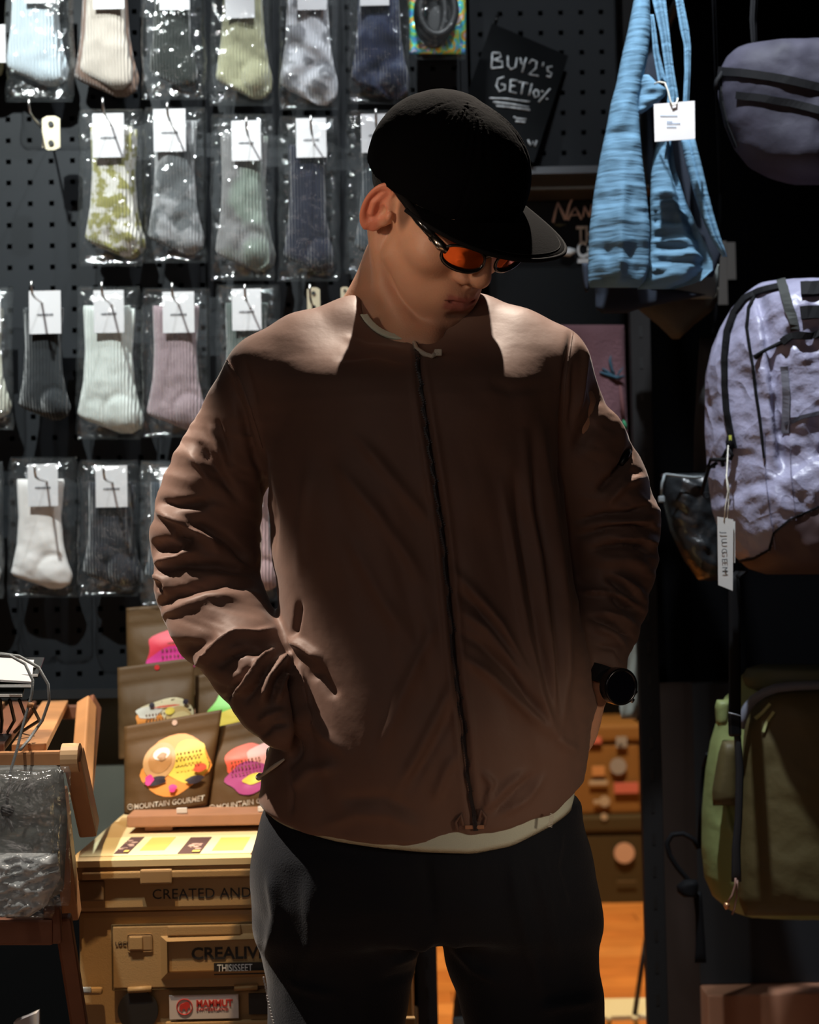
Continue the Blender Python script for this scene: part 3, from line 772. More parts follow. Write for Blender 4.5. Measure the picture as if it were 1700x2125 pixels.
text_obj('crate_name', 'CREALIVE', (Xp(398), YC - .0091, Z(1990)), .0225, m_blackp, dr, bold=.0006, sx=1.06)
MB().box((Xp(512), YC - .0112, Z(2010)), (.088, .0016, .016)).build('black_sticker', m_blackp, dr)
text_obj('sticker_letters', 'THISISSEET', (Xp(452), YC - .0125, Z(2015)), .0135, m_wh, dr, sx=.74)
for px in (290, 510): 
    MB().tube([(Xp(px - 24), YC - .006, Z(2052)), (Xp(px + 24), YC - .006, Z(2050))], .0042, 10).build('hinge', m_cr, crate, True)
MB().box((Xp(182), YC - .003, Z(2053)), (.040, .012, .010), None, .004).build('side_rib', m_cr, crate)
MB().box((Xp(178), YC - .010, Z(2048)), (.017, .004, .008), None, .002).build('pale_sticker', mat('pale_blue', (.45, .52, .60), rough=.4), crate)
MB().disc((Xp(285), YC - .003, Z(2096)), .0275, (0, 1, 0), .004, 32).build('black_round_sticker', m_blackp, crate)
st = MB().box((Xp(422), YC - .004, Z(2090)), (.094, .003, .032)).build('white_sticker', mat('white_vinyl', (.70, .62, .58), rough=.5), crate)
m_red = mat('red_print', (.60, .04, .03), rough=.6)
text_obj('sticker_text', 'MAMMUT', (Xp(406), YC - .0060, Z(2089)), .0125, m_red, st, bold=.0005, sx=.92)
text_obj('sticker_text', 'SWITZERLAND', (Xp(406), YC - .0060, Z(2098)), .0050, m_red, st, sx=1.3)
b = MB(); c = (Xp(382), Z(2089))
b.tube([(c[0] + math.cos(t) * .0105, YC - .0062, c[1] + math.sin(t) * .0105) for t in np.linspace(0, 2 * math.pi, 25)], .0008, 6, False)
el = [(-.0075, -.004), (-.0068, .001), (-.0050, .0040), (-.0015, .0048), (.0010, .0062), (.0040, .0070), (.0066, .0055), (.0075, .0025), (.0078, -.001), (.0066, -.0025), (.0056, .0000), (.0044, -.0028), (.0030, -.0062), (.0012, -.0062), (.0006, -.0026), (-.0024, -.0026), (-.0034, -.0058), (-.0052, -.0060), (-.0056, -.0026)]
b.prism([(c[0] + x, c[1] + z) for x, z in el], YC - .0066, YC - .0056)
b.build('round_emblem', m_red, st)
MB().box((Xp(536), YC - .004, Z(2086)), (.028, .003, .028)).build('black_sticker', m_blackp, crate)
fr2 = MB().box((Xp(600), YC - .002, Z(2130)), (.34, .012, .012), None, .002).build('lower_rib', m_cr, crate)
# second crate under it
zlow = Z(2330)
c2 = empty('storage_crate', (cx, YC + .3, .012)); tag(c2, 'tan storage crate underneath the stickered one, standing on the floor', 'crate')
MB().box((cx, YC + D_ / 2 + .004, (zlow - .06 + .012) / 2), (W_ - .012, D_ - .01, zlow - .06 - .012), None, .008).build('body', m_cr, c2)
MB().box((cx, YC + D_ / 2, zlow - .032), (W_, D_, .056), None, .006).build('lid', m_cr, c2)
# wooden top with rounded corners and the menu sheet
ol = []; zz = zt + .001; tx0, tx1, ty0, ty1, rr = cl - .004, cr_ + .002, YC - .006, YC + D_ + .01, .05
for (a, b_, s) in ((tx0 + rr, ty1 - rr, 90), (tx0 + rr * .3, ty0 + rr * .3, 180), (tx1 - rr * .3, ty0 + rr * .3, 270), (tx1 - rr, ty1 - rr, 0)):
    R_ = rr if s in (90, 0) else rr * .3
    for k in range(7):
        t = math.radians(s + k * 15); ol.append((a + R_ * math.cos(t), b_ + R_ * math.sin(t)))
m_ply = mat('pale_plywood', (.82, .62, .33), rough=.55, noise_s=4, noise_a=.08)
z0_ = Z(1797) + .0005
n = len(ol); vs = [(x, y, z0_) for x, y in ol] + [(x, y, zt) for x, y in ol]
top = mesh_obj('crate_tabletop', vs, [tuple(range(n))[::-1], tuple(range(n, 2 * n))] + [(i, (i + 1) % n, (i + 1) % n + n, i + n) for i in range(n)], m_ply, None, smooth=False)
tag(top, 'pale plywood board lying on the upper tan crate', 'board')
def flat(x0, y0, x1, y1, z, t=.0008): return MB().box(((x0 + x1) / 2, (y0 + y1) / 2, z + t / 2), (x1 - x0, y1 - y0, t))
sheet = empty('menu_sheet', (cx, YC + .09, zt)); tag(sheet, 'cream and yellow menu sheet with food photos flat on the crate board', 'menu')
def gx(px, py):   # point on the board under a pixel
    d = P(px, py, 3.0) - CAM; t = (zt + .0005 - CAM[2]) / d[2]; return CAM + d * t
a, b_ = gx(165, 1778), gx(700, 1733)
flat(a[0], a[1], cr_ - .01, b_[1] + .02, zt + .0003, .0006).build('paper', mat('cream_paper', (.80, .70, .40), rough=.7), sheet)
for x0_, x1_ in ((290, 365), (440, 520)):
    p, q = gx(x0_, 1766), gx(x1_, 1738); flat(p[0], p[1], q[0], q[1], zt + .001, .0004).build('yellow_block', mat('yellow_paper', (.80, .55, .13), rough=.7), sheet)
for x0_, x1_ in ((236, 300), (368, 440), (520, 590)):
    p, q = gx(x0_, 1773), gx(x1_, 1738)
    f = flat(p[0], p[1], q[0], q[1], zt + .001, .0005).build('food_photo', mat('food_photo', (.10, .05, .05), rough=.5), sheet)
    rg = random.Random(int(x0_)); mb = MB()
    for k in range(9):
        u, v = rg.uniform(.18, .82), rg.uniform(.2, .8)
        mb.disc((p[0] + (q[0] - p[0]) * u, p[1] + (q[1] - p[1]) * v, zt + .0019), rg.uniform(.003, .006), (0, 0, 1), .0008, 10)
    mb.build('food_shapes', mat('food_pink', (.62, .40, .32), rough=.6), f)
    flat(p[0] + (q[0] - p[0]) * .62, p[1] + .006, p[0] + (q[0] - p[0]) * .95, p[1] + .022, zt + .0024, .0004).build('price_flag', mat('yellow_paper', (.80, .55, .13)), f)

# tray on feet, with risers behind
m_wd = mat('tray_wood', (.42, .20, .11), rough=.55, noise_s=7, noise_a=.12)
tx0, tx1 = Xp(263, 1700, 2.58), Xp(800, 1700, 2.58); zt2 = P(400, 1690, 2.58)[2]
tray = empty('wooden_tray', ((tx0 + tx1) / 2, 2.68, zt)); tag(tray, 'low reddish wooden tray on feet carrying the food pouches', 'tray')
MB().box(((tx0 + tx1) / 2, 2.69, zt2 - .009), (tx1 - tx0, .22, .018), None, .0025).build('board', m_wd, tray)
for px in (326, 700):
    x = Xp(px, 1720, 2.58); MB().box((x, 2.69, (zt + zt2 - .018) / 2 + .0005), (.042, .19, zt2 - .019 - zt - .001), None, .002).build('foot', m_wd, tray)
zr = zt2 + .050
st_ = MB().box(((tx0 + tx1) / 2, 2.765, (zt2 + zr) / 2 + .0005), (tx1 - tx0 - .02, .06, zr - zt2 - .001), None, .002); tag(st_.build('riser_block', m_wd), 'wooden riser on the tray behind the front pouches', 'riser')
zr2 = zt + .16
st_ = MB().box(((tx0 + tx1) / 2, 2.89, (zt + zr2) / 2 + .0005), (tx1 - tx0, .09, zr2 - zt - .001), None, .002); tag(st_.build('riser_block', m_wd), 'taller wooden riser behind the tray, against the wall', 'riser')

m_kraft = mat('brown_kraft', (.105, .056, .022), rough=.55, spec=.2, bump=.0008, bump_s=40)
def blob(px, py, rx, ry, seed, n=28, wob=.12):
    rg = random.Random(seed); ph = [rg.uniform(0, 6.28) for _ in range(3)]
    return [(px + rx * math.cos(t) * (1 + wob * math.sin(3 * t + ph[0]) + wob * .6 * math.sin(5 * t + ph[1])), py + ry * math.sin(t) * (1 + wob * math.sin(2 * t + ph[2]))) for t in [2 * math.pi * k / n for k in range(n)]]
def pouch(c4, Y, lean, label, prints, text=True, seed=0, hole_col=(.85, .6, .5)):
    """c4: pixel corners tl, tr, br, bl; leans back by 'lean' metres at the top"""
    (ax, ay), (bx_, by), (cx_, cy), (dx_, dy) = c4
    bz = P((cx_ + dx_) / 2, (cy + dy) / 2, Y)
    o = empty('food_pouch', tuple(bz)); tag(o, label, 'pouch', 'brown food pouches on the crate')
    nu, nv = 26, 30; V = []
    def pt(u, v, lift=0):
        px = (ax * (1 - u) + bx_ * u) * (1 - v) + (dx_ * (1 - u) + cx_ * u) * v; py = (ay * (1 - u) + by * u) * (1 - v) + (dy * (1 - u) + cy * u) * v
        S_ = 2 * u - 1; body = sstep(.16, .45, v)
        d = .016 * max(0, 1 - abs(S_) ** 2.4) ** .6 * float(body) * (1 if v < .9 else .9) + .0022 * math.exp(-((v - .13) / .012) ** 2) + .0016 * math.exp(-((v - .165) / .010) ** 2)
        d += (float(fbm(np.array(u * 5 + seed), np.array(v * 5.), seed, 3)) - .5) * .007 * float(body)
        q = P(px, py, Y); q[1] += lean * (1 - v) - d - lift
        return q
    for j in range(nv):
        for i in range(nu): V.append(pt(i / (nu - 1), j / (nv - 1)))
    n = nu * nv
    for j in range(nv):
        for i in range(nu):
            u, v = i / (nu - 1), j / (nv - 1); px = (ax * (1 - u) + bx_ * u) * (1 - v) + (dx_ * (1 - u) + cx_ * u) * v; py = (ay * (1 - u) + by * u) * (1 - v) + (dy * (1 - u) + cy * u) * v
            q = P(px, py, Y); q[1] += lean * (1 - v) + .0015 + .012 * float(sstep(.3, .95, v)) * max(0, 1 - (2 * u - 1) ** 4); V.append(q)
    Q = []
    for i in range(nv - 1):
        for j in range(nu - 1):
            a = i * nu + j; Q.append((a, a + nu, a + nu + 1, a + 1)); Q.append((n + a, n + a + 1, n + a + nu + 1, n + a + nu))
    rim = list(range(nu)) + [i * nu + nu - 1 for i in range(1, nv)] + [(nv - 1) * nu + j for j in range(nu - 2, -1, -1)] + [i * nu for i in range(nv - 2, 0, -1)]
    for k in range(len(rim)): a, b_ = rim[k], rim[(k + 1) % len(rim)]; Q.append((a, b_, b_ + n, a + n))
    pm = mesh_obj('pouch_body', V, np.array(Q), m_kraft, o)
    # prints follow the bulge; positions in u, v
    for k, (nm, col, kind, args) in enumerate(prints):
        mm = mat('print_%s' % nm, col, rough=.5); lift = .0006 + .0005 * k
        if kind in ('blob', 'disc'):
            u0, v0, ru, rv, sd = args; L_ = blob(u0, v0, ru, rv, sd, wob=.12 if kind == 'blob' else .0)
            vs = [pt(u0, v0, lift)]; fs = []; R_ = 4; m_ = len(L_)
            for r in range(1, R_ + 1):
                for u, v in L_: vs.append(pt(min(.99, max(.01, u0 + (u - u0) * r / R_)), min(.99, max(.01, v0 + (v - v0) * r / R_)), lift))
            for q_ in range(m_): fs.append((0, 1 + (q_ + 1) % m_, 1 + q_))
            for r in range(R_ - 1):
                for q_ in range(m_): a = 1 + r * m_; fs.append((a + q_, a + (q_ + 1) % m_, a + m_ + (q_ + 1) % m_, a + m_ + q_))
            mesh_obj('printed_patch', vs, fs, mm, pm)
        elif kind == 'lines':
            u0, v0, u1, rows_, dv = args; mb = MB(); rg = random.Random(3 + k)
            for r in range(rows_):
                u = u0
                while u < u1:
                    w = rg.uniform(.018, .030); c = pt(u, v0 + r * dv, lift + .0006); mb.box(c, (w * .10, .0008, .0036 if r < 2 else .0016)); u += w + .016
            q_ = mb.build('printed_text', mm, pm); q_['kind'] = 'stuff'
    if text:
        # lettering along the foot of the pouch, following its slope
        t_ = text_obj('pouch_lettering', 'MOUNTAIN GOURMET', (0, 0, 0), 1.0, mat('silver_print', (.62, .55, .45), rough=.5), None, (0, 0, 0), extrude=0, bold=.01)
        t_.parent = pm; W = max(v.co.x for v in t_.data.vertices); o_ = off(pm)
        for v in t_.data.vertices:
            q = pt(.13 + v.co.x / W * .83, .945 - v.co.y * .085, .0012); v.co = Vector(q) - o_
        q = pt(.085, .915, .003); mb = MB(); mb.tube([(q[0] + .0042 * math.cos(t), q[1], q[2] + .0042 * math.sin(t)) for t in np.linspace(0, 6.283, 17)], .0006, 5, False)
        mb.tube([(q[0] - .002, q[1], q[2] - .001), (q[0], q[1], q[2] + .002), (q[0] + .002, q[1], q[2] - .001)], .0005, 5); mb.build('round_mark', mat('silver_print', (.62, .55, .45)), pm)
    q = pt(.52, .055, .001); MB().disc(q, .0042, (0, 1, 0), .002, 16).build('hang_hole', mat('hole_%d' % seed, hole_col, rough=.6), pm)
    return o
OR, YE, RD, PK, BK, WH, MG = (.85, .30, .05), (.85, .62, .08), (.80, .10, .05), (.80, .35, .30), (.03, .02, .03), (.80, .74, .62), (.80, .05, .30)
pouch([(250, 1512), (456, 1476), (430, 1670), (258, 1690)], 2.655, .035, 'brown food pouch with an orange bowl print, front left on the tray',
  [('orange', OR, 'blob', (.57, .52, .38, .30, 1)), ('yellow', YE, 'blob', (.72, .50, .22, .24, 2)), ('bowl', (.62, .34, .14), 'disc', (.40, .45, .18, .20, 33)), ('bowl_food', (.50, .24, .08), 'disc', (.41, .44, .13, .14, 3)), ('bowl_white', WH, 'disc', (.42, .37, .09, .065, 5)), ('bowl_nuts', (.40, .20, .08), 'blob', (.43, .40, .05, .04, 5)), ('black', BK, 'blob', (.38, .66, .12, .05, 6)),
   ('magenta', MG, 'blob', (.30, .64, .05, .055, 7)), ('magenta', MG, 'blob', (.58, .76, .045, .045, 9)), ('red', RD, 'blob', (.86, .58, .07, .05, 8)), ('black', BK, 'blob', (.82, .70, .10, .04, 12)), ('ink', (.20, .08, .03), 'lines', (.60, .40, .86, 3, .07))], seed=61)
pouch([(420, 1518), (600, 1478), (610, 1664), (427, 1692)], 2.665, .035, 'brown food pouch with a red and purple print, front right on the tray',
  [('red', RD, 'blob', (.46, .42, .24, .17, 3)), ('pink', PK, 'blob', (.68, .46, .22, .18, 4)), ('purple', (.42, .06, .22), 'blob', (.50, .64, .24, .17, 5)), ('black', BK, 'blob', (.80, .58, .07, .14, 11)), ('yellow', YE, 'blob', (.56, .66, .11, .06, 6)), ('yellow', YE, 'blob', (.86, .34, .07, .06, 16)), ('ink', (.30, .03, .03), 'lines', (.32, .44, .66, 3, .07))], seed=62)
pouch([(237, 1388), (397, 1366), (405, 1560), (246, 1578)], 2.745, .03, 'brown food pouch with a cream and orange print, second row left',
  [('cream', (.74, .62, .38), 'blob', (.62, .62, .40, .24, 4)), ('orange', OR, 'blob', (.42, .62, .18, .14, 7)), ('white', WH, 'blob', (.42, .52, .16, .07, 9)), ('food', (.60, .40, .16), 'disc', (.80, .64, .17, .15, 8)), ('food_light', (.74, .56, .26), 'blob', (.82, .63, .12, .09, 18)), ('red', RD, 'blob', (.66, .475, .16, .010, 2)), ('yellow', YE, 'disc', (.70, .53, .06, .04, 2)), ('black', BK, 'disc', (.47, .445, .035, .028, 0)), ('black', BK, 'disc', (.90, .455, .035, .028, 0)), ('ink', (.20, .08, .03), 'lines', (.40, .55, .66, 3, .06))], text=False, seed=63, hole_col=(.7, .03, .03))
pouch([(400, 1405), (575, 1372), (580, 1560), (406, 1582)], 2.760, .03, 'brown food pouch with a green and yellow print, mostly behind the sleeve',
  [('green', (.25, .62, .10), 'blob', (.50, .42, .32, .20, 2)), ('yellow', YE, 'blob', (.56, .56, .34, .14, 3)), ('blue', (.10, .40, .55), 'blob', (.72, .50, .12, .08, 4))], text=False, seed=64)
pouch([(258, 1262), (452, 1245), (460, 1440), (264, 1458)], 2.905, .02, 'brown food pouch with a red print, in the shade of the back row',
  [('crimson', (.75, .03, .06), 'blob', (.48, .50, .27, .25, 4)), ('magenta', MG, 'blob', (.52, .60, .26, .14, 5)), ('black', BK, 'blob', (.36, .66, .12, .05, 6)), ('ink', (.30, .03, .03), 'lines', (.40, .48, .66, 2, .07))], text=False, seed=65)
for px in (380, 548):   # price tabs
    p = P(px, 1684, 2.60); tag(MB().box((p[0], 2.588, zt2 + .0050), (.016, .006, .008), None, .001).build('price_tab', mat('white_vinyl', (.70, .62, .58))), 'small white price tab on the tray edge under the %s pouch' % ('front left' if px == 380 else 'front right'), 'price tab')

# ================================================================== folding wooden rack at the left edge
m_ox = mat('oiled_wood', (.56, .27, .115), rough=.42, noise_s=8, noise_a=.15)
m_ox2 = mat('oiled_wood_dark', (.20, .075, .038), rough=.5, noise_s=8, noise_a=.15)
rk = empty('folding_rack', tuple(P(60, 1560, 2.3) * [1, 1, 0] + np.array([0, 0, .012]))); tag(rk, 'folding wooden rack with a slatted top at the left edge', 'rack')
C = P(128, 1558, 2.0); zt_ = C[2]
def gz(px, py, z):
    d = P(px, py, 3.0) - CAM; t = (z - CAM[2]) / d[2]; return CAM + d * t
back = gz(166, 1462, zt_); dirb = (back - C); dirb[2] = 0; Lb = np.linalg.norm(dirb); dirb /= Lb
lef = np.array([-1, 0, 0.])
for k in range(4):
    a = gz(58 - k * 74, 1553, zt_); w = .038
    a = C + lef * (.018 + k * .050) + dirb * .0
    p = a + lef * .020; q = p + dirb * (Lb - .03)
    MB().bar(p + [0, 0, .004], q + [0, 0, .004], .040, .010, bevel=.0015).build('slat', m_ox if k in (0,) else m_ox2 if k == 1 else m_ox, rk)
fr0 = C + [.0, -.006, -.012]; MB().bar(fr0 + [.004, 0, 0], fr0 + lef * .45, .018, .026, bevel=.003).build('front_rail', m_ox, rk)
bk = C + dirb * (Lb - .02); MB().bar(bk + [.01, 0, -.010], bk + lef * .45 + [0, 0, -.010], .018, .022, bevel=.003).build('back_rail', m_ox2, rk)
MB().disc(C + [.012, -.004, -.008], .017, (1, .0, 0), .020, 20).build('leg_knuckle', mat('light_oiled_wood', (.72, .46, .24), rough=.4), rk)
f0 = C + [.014, -.002, -.004]; f1 = P(186, 1722, 2.06)
MB().bar(f0, f1, .022, .030, up=(0, 1, 0), bevel=.004).build('leg', m_ox, rk)
r0 = P(180, 1462, 2.62); r1 = P(168, 1640, 2.30); MB().bar(r0, r1, .022, .024, up=(0, 1, 0), bevel=.003).build('leg', m_ox, rk)
MB().bar(P(196, 1458, 2.66), P(176, 1640, 2.34), .012, .028, up=(0, 1, 0), bevel=.003).build('leg_brace', m_ox2, rk)
MB().bar(P(120, 1640, 2.05), P(150, 1900, 2.12), .020, .024, up=(0, 1, 0), bevel=.003).build('leg', m_ox, rk)
MB().bar(P(-140, 1932, 2.0), P(112, 1932, 2.0), .018, .030, bevel=.003).build('lower_rail', m_ox2, rk)
MB().bar(P(108, 1880, 2.0), P(112, 1958, 2.0), .020, .012, up=(0, 1, 0), bevel=.004).build('lower_knuckle', m_ox2, rk)
MB().bar(P(130, 1900, 2.03), P(190, 2290, 2.10), .020, .016, up=(0, 1, 0), bevel=.004).build('leg', m_ox2, rk)
e = P(190, 2290, 2.10)
MB().bar(e, (e[0] + .02, 2.16, .014), .022, .018, up=(0, 1, 0), bevel=.003).build('leg', m_ox2, rk)
e2 = P(-140, 1932, 2.0); MB().bar(e2 + [0, 0, .3], (e2[0] - .02, 2.0, .014), .022, .018, up=(0, 1, 0), bevel=.003).build('leg', m_ox2, rk)
# clear sleeves hanging from the front rail, dark sheets inside
hb = empty('plastic_sleeves', tuple(P(60, 1590, 2.0))); tag(hb, 'bundle of crinkled clear plastic sleeves hanging under the wooden rack', 'sleeves')
puff('dark_sheets', [(1588, -120, 130), (1700, -130, 140), (1850, -130, 132), (1868, -120, 100)], 1.985, .006, mat('grey_green_sheet', (.17, .18, .165), rough=.45), hb, 20, 24, lambda px, py, S_, T: (fbm(px / 50, py / 30, 71, 3) - .5) * .018)
for k, (x0_, x1_, y1_, Y) in enumerate(((-130, 150, 1880, 1.965), (-128, 128, 1848, 1.950), (-126, 116, 1905, 1.940))):
    bag('sleeve', x0_, x1_, 1590 + k * 8, y1_, Y, F_DULL if k != 1 else F_CLEAR, hb, 80 + k, .014)
puff('crumpled_foot', [(1770, -120, 118), (1820, -120, 126), (1880, -120, 96), (1902, -110, 60)], 1.940, .016, film('milky_film', rough=.25, ior=1.5, bump=.012, scale=26, haze=.60), hb, 40, 30, lambda px, py, S_, T: (.5 - np.abs(fbm(px / 40, py / 16 + px / 70, 90, 3) - .5) * 3) * .022)
# hanging black cards with white print, on the rack, and their grey cords
m_bc = mat('glossy_black_card', (.012, .013, .014), rough=.25, spec=.5)
for k, (x0_, y0_, x1_, y1_, w, lab) in enumerate(((-60, 1440, 60, 1396, 34, 'lowest black hang card of the fanned stack, left edge'), (-60, 1420, 78, 1382, 34, 'second black hang card of the fanned stack, left edge'), (-50, 1398, 92, 1364, 30, 'topmost black hang card of the fanned stack, left edge'))):
    Y = 2.02 + k * .02; a = P(-70, y0_ + 6, Y); b_ = P(x1_ - 14, y0_ + 6, Y); c = P(x1_, y1_ , Y + .10); d = P(-60, y1_, Y + .10)
    o = tag(empty('hang_card', tuple((a + c) / 2)), lab, 'card', 'black hang cards at the left edge')
    vs = [a, b_, c, d]; vs += [v + np.array([0, 0, -.0016]) for v in vs]
    cd = mesh_obj('card', vs, [(0, 1, 2, 3), (7, 6, 5, 4), (0, 4, 5, 1), (1, 5, 6, 2), (2, 6, 7, 3), (3, 7, 4, 0)], m_bc, o, smooth=False)
    MB().bar(a + [0, -.001, .0015], b_ + [0, -.001, .0015], .002, .003, bevel=0).build('white_edge', m_wh, cd)
    mb = MB()
    for j in range(5):
        u = .45 + j * .11; p = (a * (1 - u) + b_ * u) * .55 + (d * (1 - u) + c * u) * .45 + np.array([0, 0, .001]); mb.box(p, (.010, .020, .0012), None, .0)
    mb.build('white_print', m_wh, cd)
pl = MB().box(P(-20, 1388, 2.06), (.10, .05, .003), Euler((.5, .1, .2)).to_matrix()); tag(pl.build('white_card', mat('white_card', (.8, .78, .8))), 'plain white card lying on the black cards at the left edge', 'card')
bsk = empty('wire_holder', tuple(P(10, 1560, 2.1))); tag(bsk, 'black wire holder under the fanned cards', 'holder')
for k in range(7):
    MB().tube([P(-60 + k * 20, 1452, 2.06), P(-74 + k * 26, 1495, 2.10), P(-40 + k * 14, 1519, 2.14)], .0022, 6).build('wire', m_blk, bsk, True)
m_gc = mat('grey_braid', (.25, .27, .28), rough=.6, bump=.001, bump_s=800)
g = MB().tube([P(x, y, Y) for x, y, Y in [(-20, 1358, 1.99), (20, 1360, 1.99), (52, 1378, 1.985), (68, 1412, 1.98), (66, 1440, 1.98), (60, 1462, 1.98), (48, 1505, 1.97), (34, 1560, 1.962), (22, 1600, 1.955), (14, 1670, 1.950)]], .0018, 8)
o = tag(g.build('elastic_cord', m_gc, None, True), 'grey elastic cord draped over the rack front rail down to a black stopper', 'cord', 'grey elastic cords')
g = MB().tube([P(x, y, Y) for x, y, Y in [(0, 1356, 2.0), (40, 1362, 2.0), (80, 1385, 2.0), (100, 1420, 2.0), (102, 1455, 2.0), (88, 1495, 2.02), (60, 1535, 2.0), (42, 1556, 1.975)]], .0018, 8)
tag(g.build('elastic_cord', m_gc, None, True), 'grey elastic cord arching in a wide loop over the wooden slats', 'cord', 'grey elastic cords')
sp = P(15, 1682, 1.948); s_ = tag(empty('cord_stopper', tuple(sp)), 'black cord stopper hanging before the plastic sleeves', 'stopper')
MB().tube([sp + [0, 0, .006], sp, sp + [0, 0, -.006]], [.006, .008, .006], 12).build('barrel', m_blk, s_, True)
for k in (-1, 1): MB().tube([sp + [0, 0, -.006], sp + [k * .003, 0, -.014], sp + [k * .006, 0, -.024]], [.0018, .0018, .0024], 6).build('cord_end', m_gc, s_, True)
MB().tube([P(64, 1458, 1.978), P(62, 1468, 1.978)], .0038, 8).build('wooden_bead', m_ox, o, True)
# pale board low in the corner
pb_ = MB().prism([(P(28, 2122, 2.3)[0], P(28, 2122, 2.3)[2]), (P(38, 2118, 2.3)[0], P(38, 2118, 2.3)[2]), (P(76, 2102, 2.3)[0], P(76, 2102, 2.3)[2]), (P(72, 2200, 2.3)[0], .012), (P(10, 2200, 2.3)[0], .012)], 2.3, 2.32)
tag(pb_.build('pale_board', mat('pale_grey', (.55, .56, .60), rough=.7)), 'pale board leaning in the dark below the wooden rack', 'board')
# ================================================================== the blue tote
m_blue = mat('blue_crinkle_cotton', (.13, .25, .36), rough=.85, spec=.2, noise_s=12, noise_a=.06)
nt = m_blue.node_tree; N = nt.nodes; Lk = nt.links
tc = N.new('ShaderNodeTexCoord'); mp = N.new('ShaderNodeMapping'); mp.inputs['Scale'].default_value = (14, 14, 120); nz = N.new('ShaderNodeTexNoise'); nz.inputs['Scale'].default_value = 1.0; nz.inputs['Detail'].default_value = 4
bp = N.new('ShaderNodeBump'); bp.inputs['Distance'].default_value = .003
Lk.new(tc.outputs['Object'], mp.inputs[0]); Lk.new(mp.outputs[0], nz.inputs[0]); Lk.new(nz.outputs['Fac'], bp.inputs['Height']); Lk.new(bp.outputs['Normal'], N['Principled BSDF'].inputs['Normal'])
YT = 2.62
tote = empty('tote_bag', tuple(P(1330, 20, YT))); tag(tote, 'light blue crinkled cotton tote hanging by its straps with a white tag', 'bag')
def crk(sd, a=.010): return lambda px, py, S_, T: (fbm(px / 90 + sd, py / 14, sd, 3) - .5) * a * sstep(.25, .6, T) + (fbm(px / 30, py / 60, sd + 5, 2) - .5) * .008
puff('front_panel', [(-60, 1322, 1342), (0, 1316, 1348), (60, 1304, 1351), (120, 1290, 1344), (180, 1278, 1331), (215, 1268, 1325), (270, 1258, 1328), (330, 1245, 1333), (400, 1233, 1342), (480, 1223, 1350), (550, 1221, 1348), (585, 1221, 1338), (597, 1224, 1324)],
     YT, .022, m_blue, tote, 40, 90, lambda px, py, S_, T: crk(3)(px, py, S_, T) + .012 * np.exp(-((px - 1290 - (py - 300) * -.03) / 16) ** 2) * sstep(330, 420, py))
puff('side_gusset', [(262, 1372, 1392), (300, 1362, 1396), (350, 1352, 1402), (420, 1350, 1424), (480, 1352, 1452), (530, 1350, 1478), (560, 1342, 1480), (585, 1330, 1452), (600, 1322, 1400)],
     YT + .035, .016, m_blue, tote, 34, 60, lambda px, py, S_, T: crk(13, .022)(px, py, S_, T) - .02 * sstep(.2, .9, S_))
puff('back_panel', [(285, 1412, 1442), (340, 1424, 1456), (400, 1440, 1470), (450, 1456, 1483), (500, 1478, 1498), (533, 1500, 1510)], YT + .02, .010, m_blue, tote, 14, 40, lambda px, py, S_, T: -.010 * np.exp(-(S_ / .12) ** 2))
puff('dark_opening', [(60, 1352, 1362), (150, 1338, 1378), (200, 1328, 1400), (300, 1330, 1440), (400, 1350, 1460), (520, 1350, 1500), (575, 1350, 1480)], YT + .10, .006, mat('navy_shade', (.007, .012, .024), rough=.9), tote, 16, 30)  # shade inside the open tote, put in as a dark navy sheet
puff('left_fold_shade', [(546, 1208, 1222), (565, 1208, 1223), (585, 1210, 1223), (606, 1214, 1220)], YT + .05, .008, mat('navy_shade', (.007, .012, .024)), tote, 10, 30)
puff('base_fold_shade', [(556, 1212, 1232), (590, 1230, 1340), (612, 1236, 1470), (640, 1236, 1330), (650, 1250, 1300)], YT + .12, .010, mat('navy_shade', (.007, .012, .024)), tote, 16, 18)
def strap(name, rows, Y, m, parent, th=.004): return puff(name, rows, Y, th, m, parent, 10, 40, lambda px, py, S_, T: .004 * np.cos(S_ * 5))
strap('strap', [(-60, 1350, 1374), (0, 1354, 1382), (70, 1370, 1390), (140, 1380, 1398), (200, 1386, 1408), (290, 1376, 1400)], YT + .005, m_blue, tote)
strap('strap', [(-60, 1396, 1412), (0, 1402, 1418), (60, 1412, 1430), (95, 1420, 1434), (150, 1421, 1433), (210, 1418, 1430), (300, 1414, 1440)], YT + .03, m_blue, tote)
strap('strap_fold', [(30, 1350, 1357), (110, 1356, 1368), (170, 1366, 1384)], YT + .012, m_blue, tote)
puff('pinched_hem', [(155, 1334, 1344), (172, 1328, 1362), (186, 1330, 1384), (200, 1326, 1380), (222, 1324, 1352), (236, 1324, 1332)], YT - .004, .012, m_blue, tote, 22, 24, crk(23, .016))
tg = MB(); tlc = [P(1357, 216, YT - .045), P(1442, 209, YT - .045), P(1443, 288, YT - .045), P(1359, 294, YT - .045)]
vs = tlc + [v + np.array([0, .0012, 0]) for v in tlc]
tgo = mesh_obj('paper_tag', vs, [(0, 1, 2, 3), (7, 6, 5, 4), (0, 4, 5, 1), (1, 5, 6, 2), (2, 6, 7, 3), (3, 7, 4, 0)], mat('ivory_tag', (.80, .76, .74), rough=.7), tote, smooth=False)
mb = MB()
for k, (y_, x0_, x1_) in enumerate(((240, 1372, 1406), (252, 1386, 1398), (256, 1386, 1414), (263, 1386, 1406))):
    x = x0_
    while x < x1_: mb.box(P(x, y_, YT - .0458), (.0018, .0006, .0011)); x += 4
q = mb.build('tag_print', mat('blue_ink', (.25, .40, .62)), tgo); q['kind'] = 'stuff'
